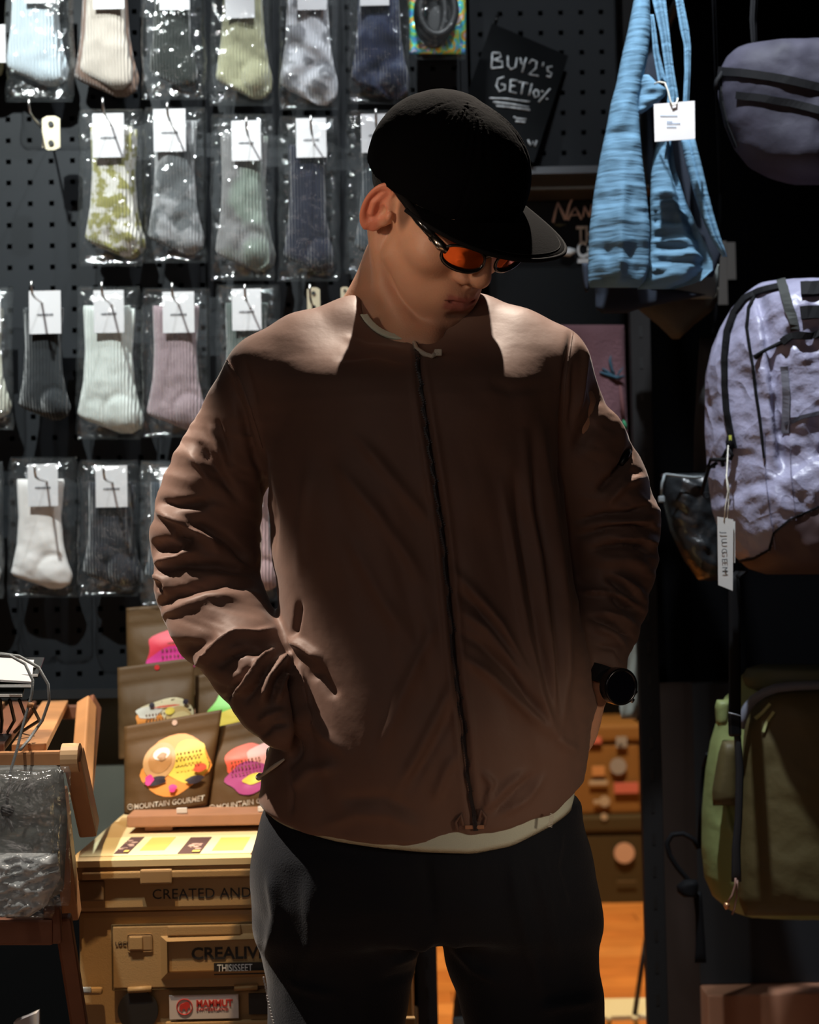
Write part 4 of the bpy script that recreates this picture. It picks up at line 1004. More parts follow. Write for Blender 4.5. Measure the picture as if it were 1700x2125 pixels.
MB().tube([P(x, y, YT - .03 - d) for x, y, d in [(1359, 174, 0), (1368, 170, .01), (1380, 172, .014), (1387, 190, .016), (1391, 208, .018), (1396, 219, .018), (1404, 216, .018), (1407, 204, .012)]], .0013, 8).build('tag_cord', m_cord, tote, True)
# things hanging behind and below the tote
o = tag(puff('grey_cloth', [(548, 1440, 1492), (570, 1425, 1492), (590, 1398, 1490), (606, 1384, 1488), (620, 1390, 1480)], 2.78, .010, mat('grey_green_cloth', (.22, .25, .24), rough=.9)), 'grey green cloth under the right corner of the blue tote', 'cloth')
o = tag(puff('bucket_hat', [(596, 1312, 1492), (622, 1312, 1490), (645, 1328, 1478), (675, 1366, 1440), (704, 1396, 1410)], 2.86, .040, mat('olive_brown_cotton', (.085, .072, .052), rough=.9, bump=.001, bump_s=300)), 'olive brown bucket hat hanging in shade below the blue tote', 'hat')
for x0_, x1_, y0_, y1_, Y, l in ((1486, 1511, 500, 632, 3.281, 'long pale paper slip right of the tote'), (1508, 1528, 503, 580, 3.279, 'short pale paper slip overlapping the long one')):
    a = P(x0_, y0_, Y); b_ = P(x1_, y1_, Y); tag(MB().box(((a[0] + b_[0]) / 2, Y, (a[2] + b_[2]) / 2), (b_[0] - a[0], .0015, a[2] - b_[2])).build('paper_slip', mat('grey_paper', (.34, .32, .30), rough=.8)), l, 'paper')
# pink towel with a blue palm print, hanging in the rack
tw = empty('printed_towel', tuple(P(1240, 675, 3.05))); tag(tw, 'dull pink towel with a blue leaf print hanging left of the rack post', 'towel')
puff('cloth', [(674, 1150, 1296), (760, 1150, 1298), (870, 1156, 1302), (960, 1160, 1304)], 3.05, .012, mat('dusty_pink_terry', (.12, .055, .065), rough=.95, bump=.002, bump_s=200), tw, 24, 30, lambda px, py, S_, T: (fbm(px / 30, py / 80, 5, 2) - .5) * .012)
mb = MB(); 
for l, w_ in (([(1245, 772), (1262, 778), (1280, 784), (1297, 780)], .005), ([(1278, 784), (1270, 766), (1266, 748), (1268, 738)], .004), ([(1280, 784), (1286, 772), (1294, 762)], .003), ([(1250, 764), (1262, 772), (1276, 782)], .0035)):
    mb.tube(at(l, 3.034), [w_ * .3] + [w_ * .7] * (len(l) - 2) + [w_ * .2], 6)
mb.build('leaf_print', mat('teal_print', (.016, .055, .085), rough=.9), tw, True)
MB().tube(at([(1287, 800), (1292, 840), (1296, 880)], 3.036), [.002, .004, .002], 8).build('rust_print', mat('rust_print', (.10, .035, .035), rough=.9), tw, True)
MB().tube(at([(1293, 872), (1297, 880), (1300, 892)], 3.032), [.002, .003, .002], 8).build('green_print', mat('green_print', (.03, .22, .10), rough=.9), tw, True)
for k_, (rows, l) in enumerate((([(1070, 1164, 1196), (1180, 1166, 1192), (1250, 1168, 1186)], 'pale cloth seen in the gap between jacket and right sleeve'), ([(1325, 1284, 1324), (1400, 1284, 1326), (1470, 1286, 1328), (1492, 1290, 1322)], 'pale cotton cloth corner hanging below the right cuff'))):
    o = tag(puff('pale_cloth', rows, 3.05, .014, mat('pale_linen', (.46, .50, .47), rough=.9), None, 14, 24, lambda px, py, S_, T: (fbm(px / 12, py / 40, 9, 2) - .5) * .012), l, 'cloth')
    MB().tube(at([((rows[0][1] + rows[0][2]) / 2, rows[0][0] + 6), ((rows[0][1] + rows[0][2]) / 2, 958)], 3.05), .0012, 6).build('hanging_thread', m_blk, o)
# stickered boxes at the back
def sticker_box(x0_, x1_, y0_, y1_, Y, m, label, stk):
    a = P(x0_, y0_, Y); b_ = P(x1_, y1_, Y); o = empty('gear_box', ((a[0] + b_[0]) / 2, Y + .2, b_[2])); tag(o, label, 'box')
    h = a[2] - b_[2]
    MB().box(((a[0] + b_[0]) / 2, Y + .2, b_[2] + h * .40), (b_[0] - a[0] - .02, .4, h * .78), None, .012).build('body', m, o)
    MB().box(((a[0] + b_[0]) / 2, Y + .2, b_[2] + h * .90), (b_[0] - a[0], .42, h * .19), None, .012).build('lid', m, o)
    for k, (px, py, w, h_, c, kd) in enumerate(stk):
        p = P(px, py, Y - .014 if kd else Y - .014); s = 5.86 / FPX
        if kd: MB().disc(p, w * s / 2, (0, 1, 0), .004, 20).build('sticker', mat('sticker_%s' % c[0], c[1], rough=.5), o)
        else: MB().box(p, (w * s, .004, h_ * s), None, .001).build('sticker', mat('sticker_%s' % c[0], c[1], rough=.5), o)
gW, gB, gR = ('grey', (.34, .33, .32)), ('blue', (.22, .25, .32)), ('rose', (.45, .14, .14))
zb1 = P(1270, 1690, 5.15)[2]
sticker_box(1140, 1338, 1505, 1690, 5.86, mat('brown_box', (.17, .095, .03), rough=.6), 'brown gear box with blurred stickers, at the back right of the jacket hem',
  [(1234, 1536, 28, 14, gR, 0), (1290, 1540, 22, 22, gB, 0), (1288, 1547, 8, 8, ('cream', (.6, .58, .5)), 1), (1283, 1590, 34, 36, gB, 1), (1242, 1600, 26, 20, ('amber', (.42, .24, .12)), 0), (1242, 1624, 38, 9, gW, 0), (1300, 1635, 50, 22, gR, 0), (1255, 1663, 22, 12, gW, 1), (1238, 1664, 12, 8, gW, 0)])
sticker_box(1150, 1345, 1692, 1879, 5.86, mat('dark_olive_box', (.035, .031, .016), rough=.6), 'dark olive gear box on the floor with one round pale sticker',
  [(1296, 1770, 42, 42, ('pale', (.50, .38, .36)), 1), (1254, 1695, 14, 8, gW, 1), (1300, 1829, 40, 3, ('edge', (.10, .085, .06)), 0)])
# pale stand foot and rod in front of the boxes, dark items between the legs
sf = empty('display_stand', tuple(P(1300, 2122, 3.9))); tag(sf, 'pale low display stand with a thin dark rod on the orange floor', 'stand')
zf = P(1290, 2118, 3.9)[2]
MB().box((P(1290, 2118, 3.9)[0], 4.0, zf), (.18, .16, .012), None, .003).build('shelf_plate', mat('pale_enamel', (.62, .66, .50), rough=.5), sf)
for px in (1264, 1320): MB().tube([P(px, 2112, 3.94), (P(px, 2112, 3.94)[0], 3.94, .014)], .006, 10).build('leg', mat('pale_enamel', (.62, .66, .50)), sf, True)
for px in (1264, 1318): MB().tube([P(px, 2110, 3.9), P(px, 2118, 3.9)], [.007, .009], 10).build('knob', mat('pale_enamel', (.62, .66, .50)), sf, True)
MB().tube([P(1317, 2108, 3.93), P(1330, 2020, 3.93), P(1344, 1930, 3.93)], .006, 8).build('rod', m_blk, sf, True)
ds = empty('floor_lamp', (P(980, 2000, 3.6)[0], 3.6, .012)); ds.name = 'stuffed_bag'; tag(ds, 'dark travel bag with grey handle on a low stool, behind the legs', 'bag')
o = puff('bag_body', [(1925, 925, 1060), (1985, 930, 1062), (2020, 945, 1060), (2040, 952, 1056)], 3.55, .08, mat('dark_travel_nylon', (.012, .013, .014), rough=.6), ds, 14, 18)
MB().tube(at([(926, 1962), (931, 1985), (938, 2002), (945, 2012)], 3.46), [.004, .008, .010, .004], 8).build('grey_handle', mat('grey_webbing', (.30, .31, .34), rough=.8), ds, True)
p0 = P(975, 2040, 3.55); MB().tube([p0, (p0[0], 3.55, .30)], .010, 8).build('stool_post', m_blk, ds, True)
st2 = puff('stool_cover', [(2030, 950, 1000), (2060, 944, 1010), (2100, 940, 1020), (2160, 936, 1030), (2330, 930, 1040)], 3.5, .05, mat('dark_green_canvas', (.020, .024, .022), rough=.8), ds, 14, 20)
MB().box(P(975, 2122, 3.44), (.07, .01, .022), None, .003).build('grey_label', mat('grey_label', (.12, .14, .14), rough=.8), ds)

# ================================================================== sling bag, purple backpack, olive backpack
m_sl = mat('grey_violet_ripstop', (.052, .049, .070), rough=.65, spec=.2, noise_s=14, noise_a=.2, bump=.002, bump_s=28)
m_pp = mat('lilac_ripstop', (.34, .33, .46), rough=.40, spec=.45, noise_s=10, noise_a=.08, bump=.004, bump_s=45)
nt = m_pp.node_tree; N = nt.nodes; Lk = nt.links; tc = N.new('ShaderNodeTexCoord'); ns = N.new('ShaderNodeTexNoise'); ns.inputs['Scale'].default_value = 9
vm = N.new('ShaderNodeMix'); vm.data_type = 'VECTOR'; vm.inputs[0].default_value = .12
vo = N.new('ShaderNodeTexVoronoi'); vo.inputs['Scale'].default_value = 17; vo.inputs['Randomness'].default_value = 1
Lk.new(tc.outputs['Object'], ns.inputs['Vector']); Lk.new(tc.outputs['Object'], vm.inputs[4]); Lk.new(ns.outputs['Color'], vm.inputs[5]); Lk.new(vm.outputs[1], vo.inputs['Vector'])
b2 = N.new('ShaderNodeBump'); b2.inputs['Distance'].default_value = .011; Lk.new(vo.outputs['Distance'], b2.inputs['Height'])
_ob = [n for n in N if n.type == 'BUMP' and n is not b2][0]; Lk.new(b2.outputs['Normal'], _ob.inputs['Normal'])
m_blkz = mat('black_zip', (.004, .004, .005), rough=.75, spec=.2)
def crumple(sd, a, sx=34, sy=30):
    def f(px, py, S_, T):
        wx = px + 30 * fbm(px / 70, py / 70, sd + 2, 2); wy = py + 30 * fbm(px / 60 + 9, py / 60, sd + 3, 2); b = 0
        for k, (an, am) in enumerate(((.5, 1.0), (-.9, .9), (1.9, .7))):
            c, s_ = math.cos(an), math.sin(an); u = (wx * c + wy * s_) / (sx * 1.1); v = (-wx * s_ + wy * c) / (sy * 2.2)
            b = b + am * (.5 - np.abs(fbm(u, v, sd + 7 * k, 2) - .5) * 3.4)
        return a * b * .62
    return f
def skin(obj):
    me = obj.data; return BVHTree.FromPolygons([tuple(obj.matrix_world @ v.co) if False else tuple(v.co + off(obj.parent)) for v in me.vertices], [tuple(p.vertices) for p in me.polygons])
YS = 2.62
sl_ = empty('sling_bag', tuple(P(1650, 100, YS))); tag(sl_, 'grey violet sling bag with two black zips, upper right corner', 'bag')
so = puff('shell', [(92, 1560, 1840), (100, 1528, 1860), (118, 1508, 1880), (150, 1492, 1895), (200, 1490, 1900), (260, 1503, 1890), (310, 1524, 1870), (345, 1552, 1840), (368, 1596, 1800), (384, 1650, 1740)], YS, .085, m_sl, sl_, 60, 50, crumple(5, .006, 60, 50), .4, e=2.4)
SB = skin(so)
strip_on('zip', [(1494, 148), (1540, 152), (1600, 160), (1650, 170), (1720, 186), (1790, 205)], 17, m_blkz, sl_, SB, .001, .003, 10, YS)
strip_on('zip', [(1530, 198), (1580, 204), (1640, 214), (1700, 230), (1780, 262)], 16, m_blkz, sl_, SB, .001, .003, 10, YS)
strip_on('front_seam', [(1494, 150), (1500, 210), (1512, 260), (1530, 305)], 5, m_blkz, sl_, SB, .001, .002, 10, YS)
MB().tube([P(1500, 150, YS - .02), P(1488, 168, YS - .02), P(1486, 186, YS - .02)], .004, 8).build('strap_loop', m_blkz, sl_, True)
strap('hanging_strap', [(-40, 1560, 1576), (40, 1556, 1570), (100, 1560, 1572)], YS + .03, m_blkz, sl_)

YP = 2.66
bp_ = empty('backpack', tuple(P(1690, 1190, YP))); tag(bp_, 'crinkled lilac backpack with black zips and a hang tag, at the right', 'backpack')
def pbump(px, py, S_, T):
    b = crumple(31, .0080, 36, 32)(px, py, S_, T)
    b = b - .020 * np.exp(-((px - 1562 - (py - 700) * .10) / 9) ** 2) * sstep(1010, 940, py)         # panel seam
    b = b + .030 * sstep(980, 1010, py + (px - 1600) * .5) * sstep(1600, 1530, px * 0 + 1560)         # the pocket stands out
    b = b + .022 * sstep(1500, 1570, px)
    return b
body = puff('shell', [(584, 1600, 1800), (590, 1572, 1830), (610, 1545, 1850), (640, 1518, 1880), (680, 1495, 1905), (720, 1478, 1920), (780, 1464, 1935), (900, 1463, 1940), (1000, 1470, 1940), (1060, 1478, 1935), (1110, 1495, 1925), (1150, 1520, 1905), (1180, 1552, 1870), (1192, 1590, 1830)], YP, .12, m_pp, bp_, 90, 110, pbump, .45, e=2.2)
PBV = skin(body)
strip_on('main_zip', [(1618, 598), (1578, 606), (1548, 622), (1526, 650), (1512, 690), (1506, 740), (1506, 800), (1510, 850), (1518, 895), (1526, 930)], 11, m_blkz, bp_, PBV, .001, .004, 10, YP)
strip_on('panel_piping', [(1572, 608), (1556, 640), (1552, 680), (1558, 720), (1566, 770), (1572, 820), (1578, 860), (1588, 950)], 4, m_blkz, bp_, PBV, .001, .003, 10, YP)
strip_on('daisy_strap', [(1622, 586), (1632, 622), (1644, 655), (1652, 686)], 19, mat('dark_olive_web', (.03, .033, .03), rough=.8), bp_, PBV, .002, .004, 8, YP)
strip_on('daisy_strap', [(1628, 760), (1634, 830), (1632, 900)], 15, mat('faded_web', (.12, .12, .15), rough=.8), bp_, PBV, .001, .002, 8, YP)
for yy in (606, 652): strip_on('carry_handle', [(1664, yy), (1720, yy - 4), (1790, yy)], 26, m_blkz, bp_, PBV, .003, .006, 10, YP)
strip_on('pocket_zip', [(1625, 712), (1640, 700), (1665, 697), (1730, 695), (1800, 697)], 15, m_blkz, bp_, PBV, .003, .006, 8, YP)
q0 = on_surface(1628, 710, PBV, .006, YP)[0]; q1 = on_surface(1600, 728, PBV, .010, YP)[0]; q2 = on_surface(1574, 744, PBV, .008, YP)[0]
MB().tube([q0, q1, q2], [.0035, .0028, .0045], 8).build('zip_puller', m_blkz, bp_, True)
body.data.materials.append(mat('plum_brown_lower', (.085, .052, .055), rough=.6))  # lower part of the shell in a darker plum brown
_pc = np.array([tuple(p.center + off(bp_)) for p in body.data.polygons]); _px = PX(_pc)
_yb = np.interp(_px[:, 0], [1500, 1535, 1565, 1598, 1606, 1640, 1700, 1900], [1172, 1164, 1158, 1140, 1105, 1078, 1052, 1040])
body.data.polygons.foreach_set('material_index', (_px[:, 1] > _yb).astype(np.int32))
strip_on('tone_edge_strip', [(1500, 1172), (1535, 1164), (1565, 1158), (1598, 1140), (1606, 1106), (1640, 1078), (1700, 1052), (1800, 1046)], 4, m_blkz, bp_, PBV, .0005, .002, 8, YP)  # black strip along the edge of the darker part
strip_on('front_pocket_slit_shade', [(1632, 880), (1665, 866), (1700, 858), (1780, 850)], 8, mat('slit_shadow', (.03, .028, .04), rough=.9), bp_, PBV, .001, .002, 10, YP)  # dark strip painted in for the shade inside the pocket slit
for l in ([(1588, 900), (1590, 990), (1600, 1070), (1610, 1140)], [(1640, 930), (1644, 1000), (1652, 1080)]): strip_on('topstitch', l, 2, mat('lilac_thread', (.16, .15, .22)), bp_, PBV, .001, .001, 8, YP)
# cord locks and cord at the end of the main zip
c = on_surface(1523, 915, PBV, .010, YP)[0]
MB().tube([c + Vector((0, 0, .010)), c, c + Vector((0, 0, -.016))], [.004, .0065, .004], 10).build('cord_lock', m_blkz, bp_, True)
MB().box(c + Vector((0, -.004, .004)), (.004, .003, .012)).build('yellow_mark', mat('acid_yellow', (.60, .65, .10)), bp_)
for k, l in enumerate(([(1526, 925), (1516, 935), (1508, 950), (1512, 965)], [(1526, 930), (1534, 940), (1530, 955)], [(1506, 955), (1492, 975), (1486, 1000), (1482, 1022)], [(1524, 945), (1500, 948), (1494, 962), (1505, 972)])):
    MB().tube([on_surface(x, y, PBV, .012 + .004 * k, YP)[0] for x, y in l], .0030, 8).build('black_cord', m_blkz, bp_, True)
tr_ = [on_surface(1482, 1026, PBV, .012, YP)[0] + Vector((.0045 * math.cos(t), 0, .0045 * math.sin(t))) for t in np.linspace(0, 6.283, 17)]
MB().tube(tr_, .0013, 6, False).build('cord_ring', m_blkz, bp_, True)
# hang tag with its upright lettering
YG = 2.47
ht = empty('hang_tag', tuple(P(1505, 985, YG))); tag(ht, 'long white hang tag with upright lettering before the lilac backpack', 'tag')
tc4 = [P(1489, 1072, YG), P(1522, 1078, YG), P(1521, 1226, YG), P(1491, 1214, YG)]
def plate4(name, c4, m, parent, t=.0015):
    vs = list(c4) + [v + np.array([0, t, 0]) for v in c4]
    return mesh_obj(name, vs, [(0, 1, 2, 3), (7, 6, 5, 4), (0, 4, 5, 1), (1, 5, 6, 2), (2, 6, 7, 3), (3, 7, 4, 0)], m, parent, smooth=False)
tp = plate4('tag_front', tc4, mat('tag_white', (.80, .80, .77), rough=.6), ht)
plate4('tag_back', [P(1500, 1078, YG + .005), P(1526, 1082, YG + .005), P(1526, 1168, YG + .005), P(1500, 1165, YG + .005)], mat('tag_white', (.80, .80, .77)), ht)
text_obj('tag_lettering', 'JUGEM', P(1497, 1104, YG - .0012), .0112, mat('tag_ink', (.04, .04, .045), rough=.95, spec=.05), tp, Matrix(((0, 1, 0), (0, 0, -1), (-1, 0, 0))), extrude=.0001, space=2.15)
MB().tube([tuple(c + Vector((-.004, -.008, -.006)))] + at([(1508, 992), (1511, 1020), (1506, 1050), (1503, 1082)], YG), .0011, 6).build('tag_string', m_cord, ht, True)
MB().tube(at([(1507, 984), (1513, 1015), (1512, 1050), (1509, 1082)], YG + .002), .0011, 6).build('tag_string', m_cord, ht, True)

# black bag beside it with a shiny mesh pocket
kb = empty('black_bag', tuple(P(1430, 1200, 2.82))); tag(kb, 'black bag with glossy side pocket and loose cord, left of the lilac backpack', 'bag')
m_gn = mat('glossy_black_nylon', (.014, .016, .018), rough=.30, spec=.6, bump=.004, bump_s=30)
puff('pocket', [(978, 1385, 1480), (985, 1370, 1490), (1040, 1376, 1495), (1100, 1390, 1500), (1160, 1418, 1505), (1205, 1450, 1508)], 2.80, .05, m_gn, kb, 34, 40, crumple(61, .007, 26, 40))
puff('side_panel', [(700, 1452, 1500), (800, 1446, 1500), (900, 1440, 1500), (1000, 1440, 1500), (1100, 1448, 1510), (1200, 1462, 1520)], 2.83, .03, mat('black_nylon', (.010, .010, .011), rough=.7), kb, 16, 30)
MB().tube(at([(1380, 984), (1410, 988), (1440, 991), (1456, 990)], 2.74), .0022, 8).build('drawcord', mat('grey_cord', (.22, .25, .26), rough=.6), kb, True)
MB().tube(at([(1380, 984), (1374, 1005), (1373, 1030)], 2.74), .0022, 8).build('drawcord', mat('grey_cord', (.22, .25, .26)), kb, True)
MB().box(P(1373, 1036, 2.74), (.010, .008, .010), None, .002).build('cord_end', mat('grey_cord', (.22, .25, .26)), kb)
MB().tube([P(1476, 722, 2.87), P(1486, 650, 2.97), P(1496, 400, 2.92), P(1480, -38, 2.68)], .003, 8).build('shoulder_strap', mat('black_felt', (.002, .002, .0025)), kb, True)
strip_rows = [(870, 1438, 1446), (1000, 1444, 1452), (1100, 1452, 1460), (1200, 1455, 1464)]
strap('piping', strip_rows, 2.77, mat('grey_cord', (.22, .25, .26)), kb, .003) if False else None

# long black strap with slider, hanging in front of the olive backpack
YV = 2.52
ws = empty('webbing_strap', tuple(P(1524, 1195, YV))); tag(ws, 'long black webbing strap with slider hanging before the green backpack', 'strap')
puff('webbing', [(1192, 1512, 1536), (1300, 1513, 1537), (1400, 1513, 1538), (1485, 1512, 1538)], YV, .003, m_blkz, ws, 8, 20)
puff('webbing', [(1515, 1523, 1537), (1600, 1527, 1544), (1700, 1525, 1541), (1760, 1519, 1537), (1830, 1518, 1539)], YV, .003, mat('black_webbing', (.014, .014, .016), rough=.6), ws, 8, 30)
MB().bar(P(1524, 1197, YV), P(1540, 1186, 2.63), .018, .003).build('strap_root', m_blkz, ws)
MB().box(P(1525, 1503, YV), (.019, .010, .036), None, .004).build('slider', mat('black_plastic', (.006, .006, .007), rough=.3), ws)
MB().tube(at([(1512, 1479), (1524, 1482), (1538, 1486)], YV - .008), .0012, 6).build('slider_edge', mat('grey_steel', (.25, .26, .28), rough=.3), ws, True)
MB().tube(at([(1527, 1822), (1526, 1838), (1520, 1858), (1511, 1872)], YV - .004), .0018, 6).build('pull_cord', mat('copper_cord', (.30, .16, .12), rough=.5), ws, True)
MB().tube(at([(1509, 1874), (1508, 1880), (1510, 1886)], YV - .004), [.004, .0046, .003], 10).build('copper_end', mat('copper', (.85, .42, .22), rough=.3, metal=.8), ws, True)
MB().tube(at([(1530, 1826), (1529, 1860), (1524, 1888), (1519, 1898)], YV), .0016, 6).build('pull_cord', mat('copper_cord', (.30, .16, .12)), ws, True)

YO = 2.78
ob = empty('backpack', tuple(P(1690, 1900, YO))); tag(ob, 'olive green backpack with grey zip arch, lower right in the shade', 'backpack')
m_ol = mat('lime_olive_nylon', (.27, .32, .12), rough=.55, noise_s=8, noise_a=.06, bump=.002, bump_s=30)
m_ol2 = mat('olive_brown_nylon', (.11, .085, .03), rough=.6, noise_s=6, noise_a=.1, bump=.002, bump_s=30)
def obump(px, py, S_, T): return crumple(77, .006, 50, 60)(px, py, S_, T) - .02 * np.exp(-((px - 1500 - (py - 1640) * .25) / 8) ** 2) * sstep(1600, 1640, py) * sstep(1760, 1700, py) + .015 * np.exp(-((px - 1480) / 12) ** 2 - ((py - 1560) / 80) ** 2)
puff('shell', [(1380, 1590, 1800), (1386, 1560, 1830), (1400, 1540, 1850), (1430, 1520, 1880), (1450, 1502, 1895), (1500, 1486, 1905), (1540, 1474, 1912), (1600, 1464, 1918), (1680, 1457, 1925), (1760, 1456, 1925), (1820, 1462, 1920), (1860, 1480, 1900), (1890, 1516, 1870), (1905, 1560, 1830)], YO, .10, m_ol, ob, 70, 80, obump, .4, e=2.3)
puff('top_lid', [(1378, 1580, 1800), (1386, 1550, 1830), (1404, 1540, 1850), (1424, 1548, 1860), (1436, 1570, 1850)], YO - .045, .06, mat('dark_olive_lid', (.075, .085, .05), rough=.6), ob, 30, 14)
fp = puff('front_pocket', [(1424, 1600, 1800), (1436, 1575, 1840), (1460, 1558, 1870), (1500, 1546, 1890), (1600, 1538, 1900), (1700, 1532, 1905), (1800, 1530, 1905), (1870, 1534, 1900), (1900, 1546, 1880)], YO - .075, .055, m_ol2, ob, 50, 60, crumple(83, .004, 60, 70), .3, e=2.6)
FB = skin(fp)
MB().tube(at([(1537, 1512), (1541, 1490), (1550, 1470), (1564, 1452), (1585, 1438), (1612, 1428), (1650, 1424), (1700, 1422), (1760, 1424)], YO - .105), [.006] + [.0075] * 8, 10).build('zip_arch', mat('grey_zip', (.16, .17, .21), rough=.4), ob, True)
for l in ([(1570, 1492), (1586, 1478), (1600, 1462)], [(1586, 1520), (1594, 1498), (1608, 1478)]): strip_on('light_piping', l, 6, mat('lime_piping', (.42, .45, .20), rough=.5), ob, FB, .002, .003, 8, YO)
strip_on('side_pocket_edge', [(1545, 1752), (1600, 1748), (1680, 1745), (1760, 1744)], 4, mat('lime_piping', (.42, .45, .20)), ob, FB, .001, .002, 10, YO) if False else None
puff('compression_tab', [(1452, 1488, 1514), (1466, 1484, 1514), (1500, 1486, 1510), (1506, 1490, 1506)], YO - .08, .014, m_ol, ob, 12, 12)
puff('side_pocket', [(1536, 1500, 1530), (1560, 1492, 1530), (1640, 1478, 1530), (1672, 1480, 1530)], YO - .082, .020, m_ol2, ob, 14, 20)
# knotted black strap at its left
kn = empty('knotted_strap', tuple(P(1400, 1730, 2.9))); tag(kn, 'black strap with a loop and knot hanging left of the green backpack', 'strap')
lp = [(1450, 1760), (1440, 1742), (1418, 1730), (1395, 1732), (1384, 1750), (1390, 1775), (1406, 1800), (1425, 1822), (1436, 1838)]
MB().tube(at(lp, 2.9), .0045, 8).build('loop', m_blkz, kn, True)
puff('knot', [(1825, 1420, 1446), (1838, 1404, 1450), (1852, 1406, 1448), (1862, 1420, 1444)], 2.89, .018, m_blkz, kn, 12, 10)
puff('strap_tail', [(1850, 1438, 1456), (1900, 1444, 1460), (1960, 1444, 1464), (1998, 1442, 1466)], 2.9, .004, m_blkz, kn, 8, 16)
MB().tube([P(1468, 1566, 2.82)] + at([(1462, 1590), (1456, 1660), (1452, 1760)], 2.9), .004, 8).build('upper_strap', m_blkz, kn, True)
# hang rail for the bags
hr = empty('hang_rail', (P(1560, 0, 2.7)[0], 2.75, 2.02)); tag(hr, 'black hang rail above the bags at the right', 'rail')
zr_ = P(1500, -45, 2.66)[2]
MB().tube([(P(1290, -45, 2.66)[0], 2.66, zr_), (2.04, 2.66, zr_)], .012, 12).build('rail', m_blk, hr, True)
for px in (1430, 1900):
    x = P(px, -45, 2.66)[0]; MB().tube([(x, 2.66, zr_), (x, 3.29, zr_)], .009, 10).build('bracket', m_blk, hr, True)
# ================================================================== the person
YB = 2.10                                       # depth of the body's mid plane
def M_(px): return px / FPX                     # pixels to metres is M_(px) * depth

HPSI, HPHI, HRHO = math.radians(40), math.radians(43), math.radians(8)
def head_matrix():
    cy, sy = math.cos(HPSI), math.sin(HPSI)
    F = np.array([math.cos(HPHI) * sy, -math.cos(HPHI) * cy, -math.sin(HPHI)])
    L = np.array([cy, sy, 0.0]); U = np.cross(F, L)
    U = U / np.linalg.norm(U)
    L2 = L * math.cos(HRHO) + U * math.sin(HRHO); U2 = -L * math.sin(HRHO) + U * math.cos(HRHO)
    return np.stack([L2, F, U2], 1)
HM = head_matrix()
HO = np.array([0.044, 2.055, 1.589])
def HW(p): return HM @ np.array(p, float) + HO   # head space (x his left, y face forward, z crown) to world

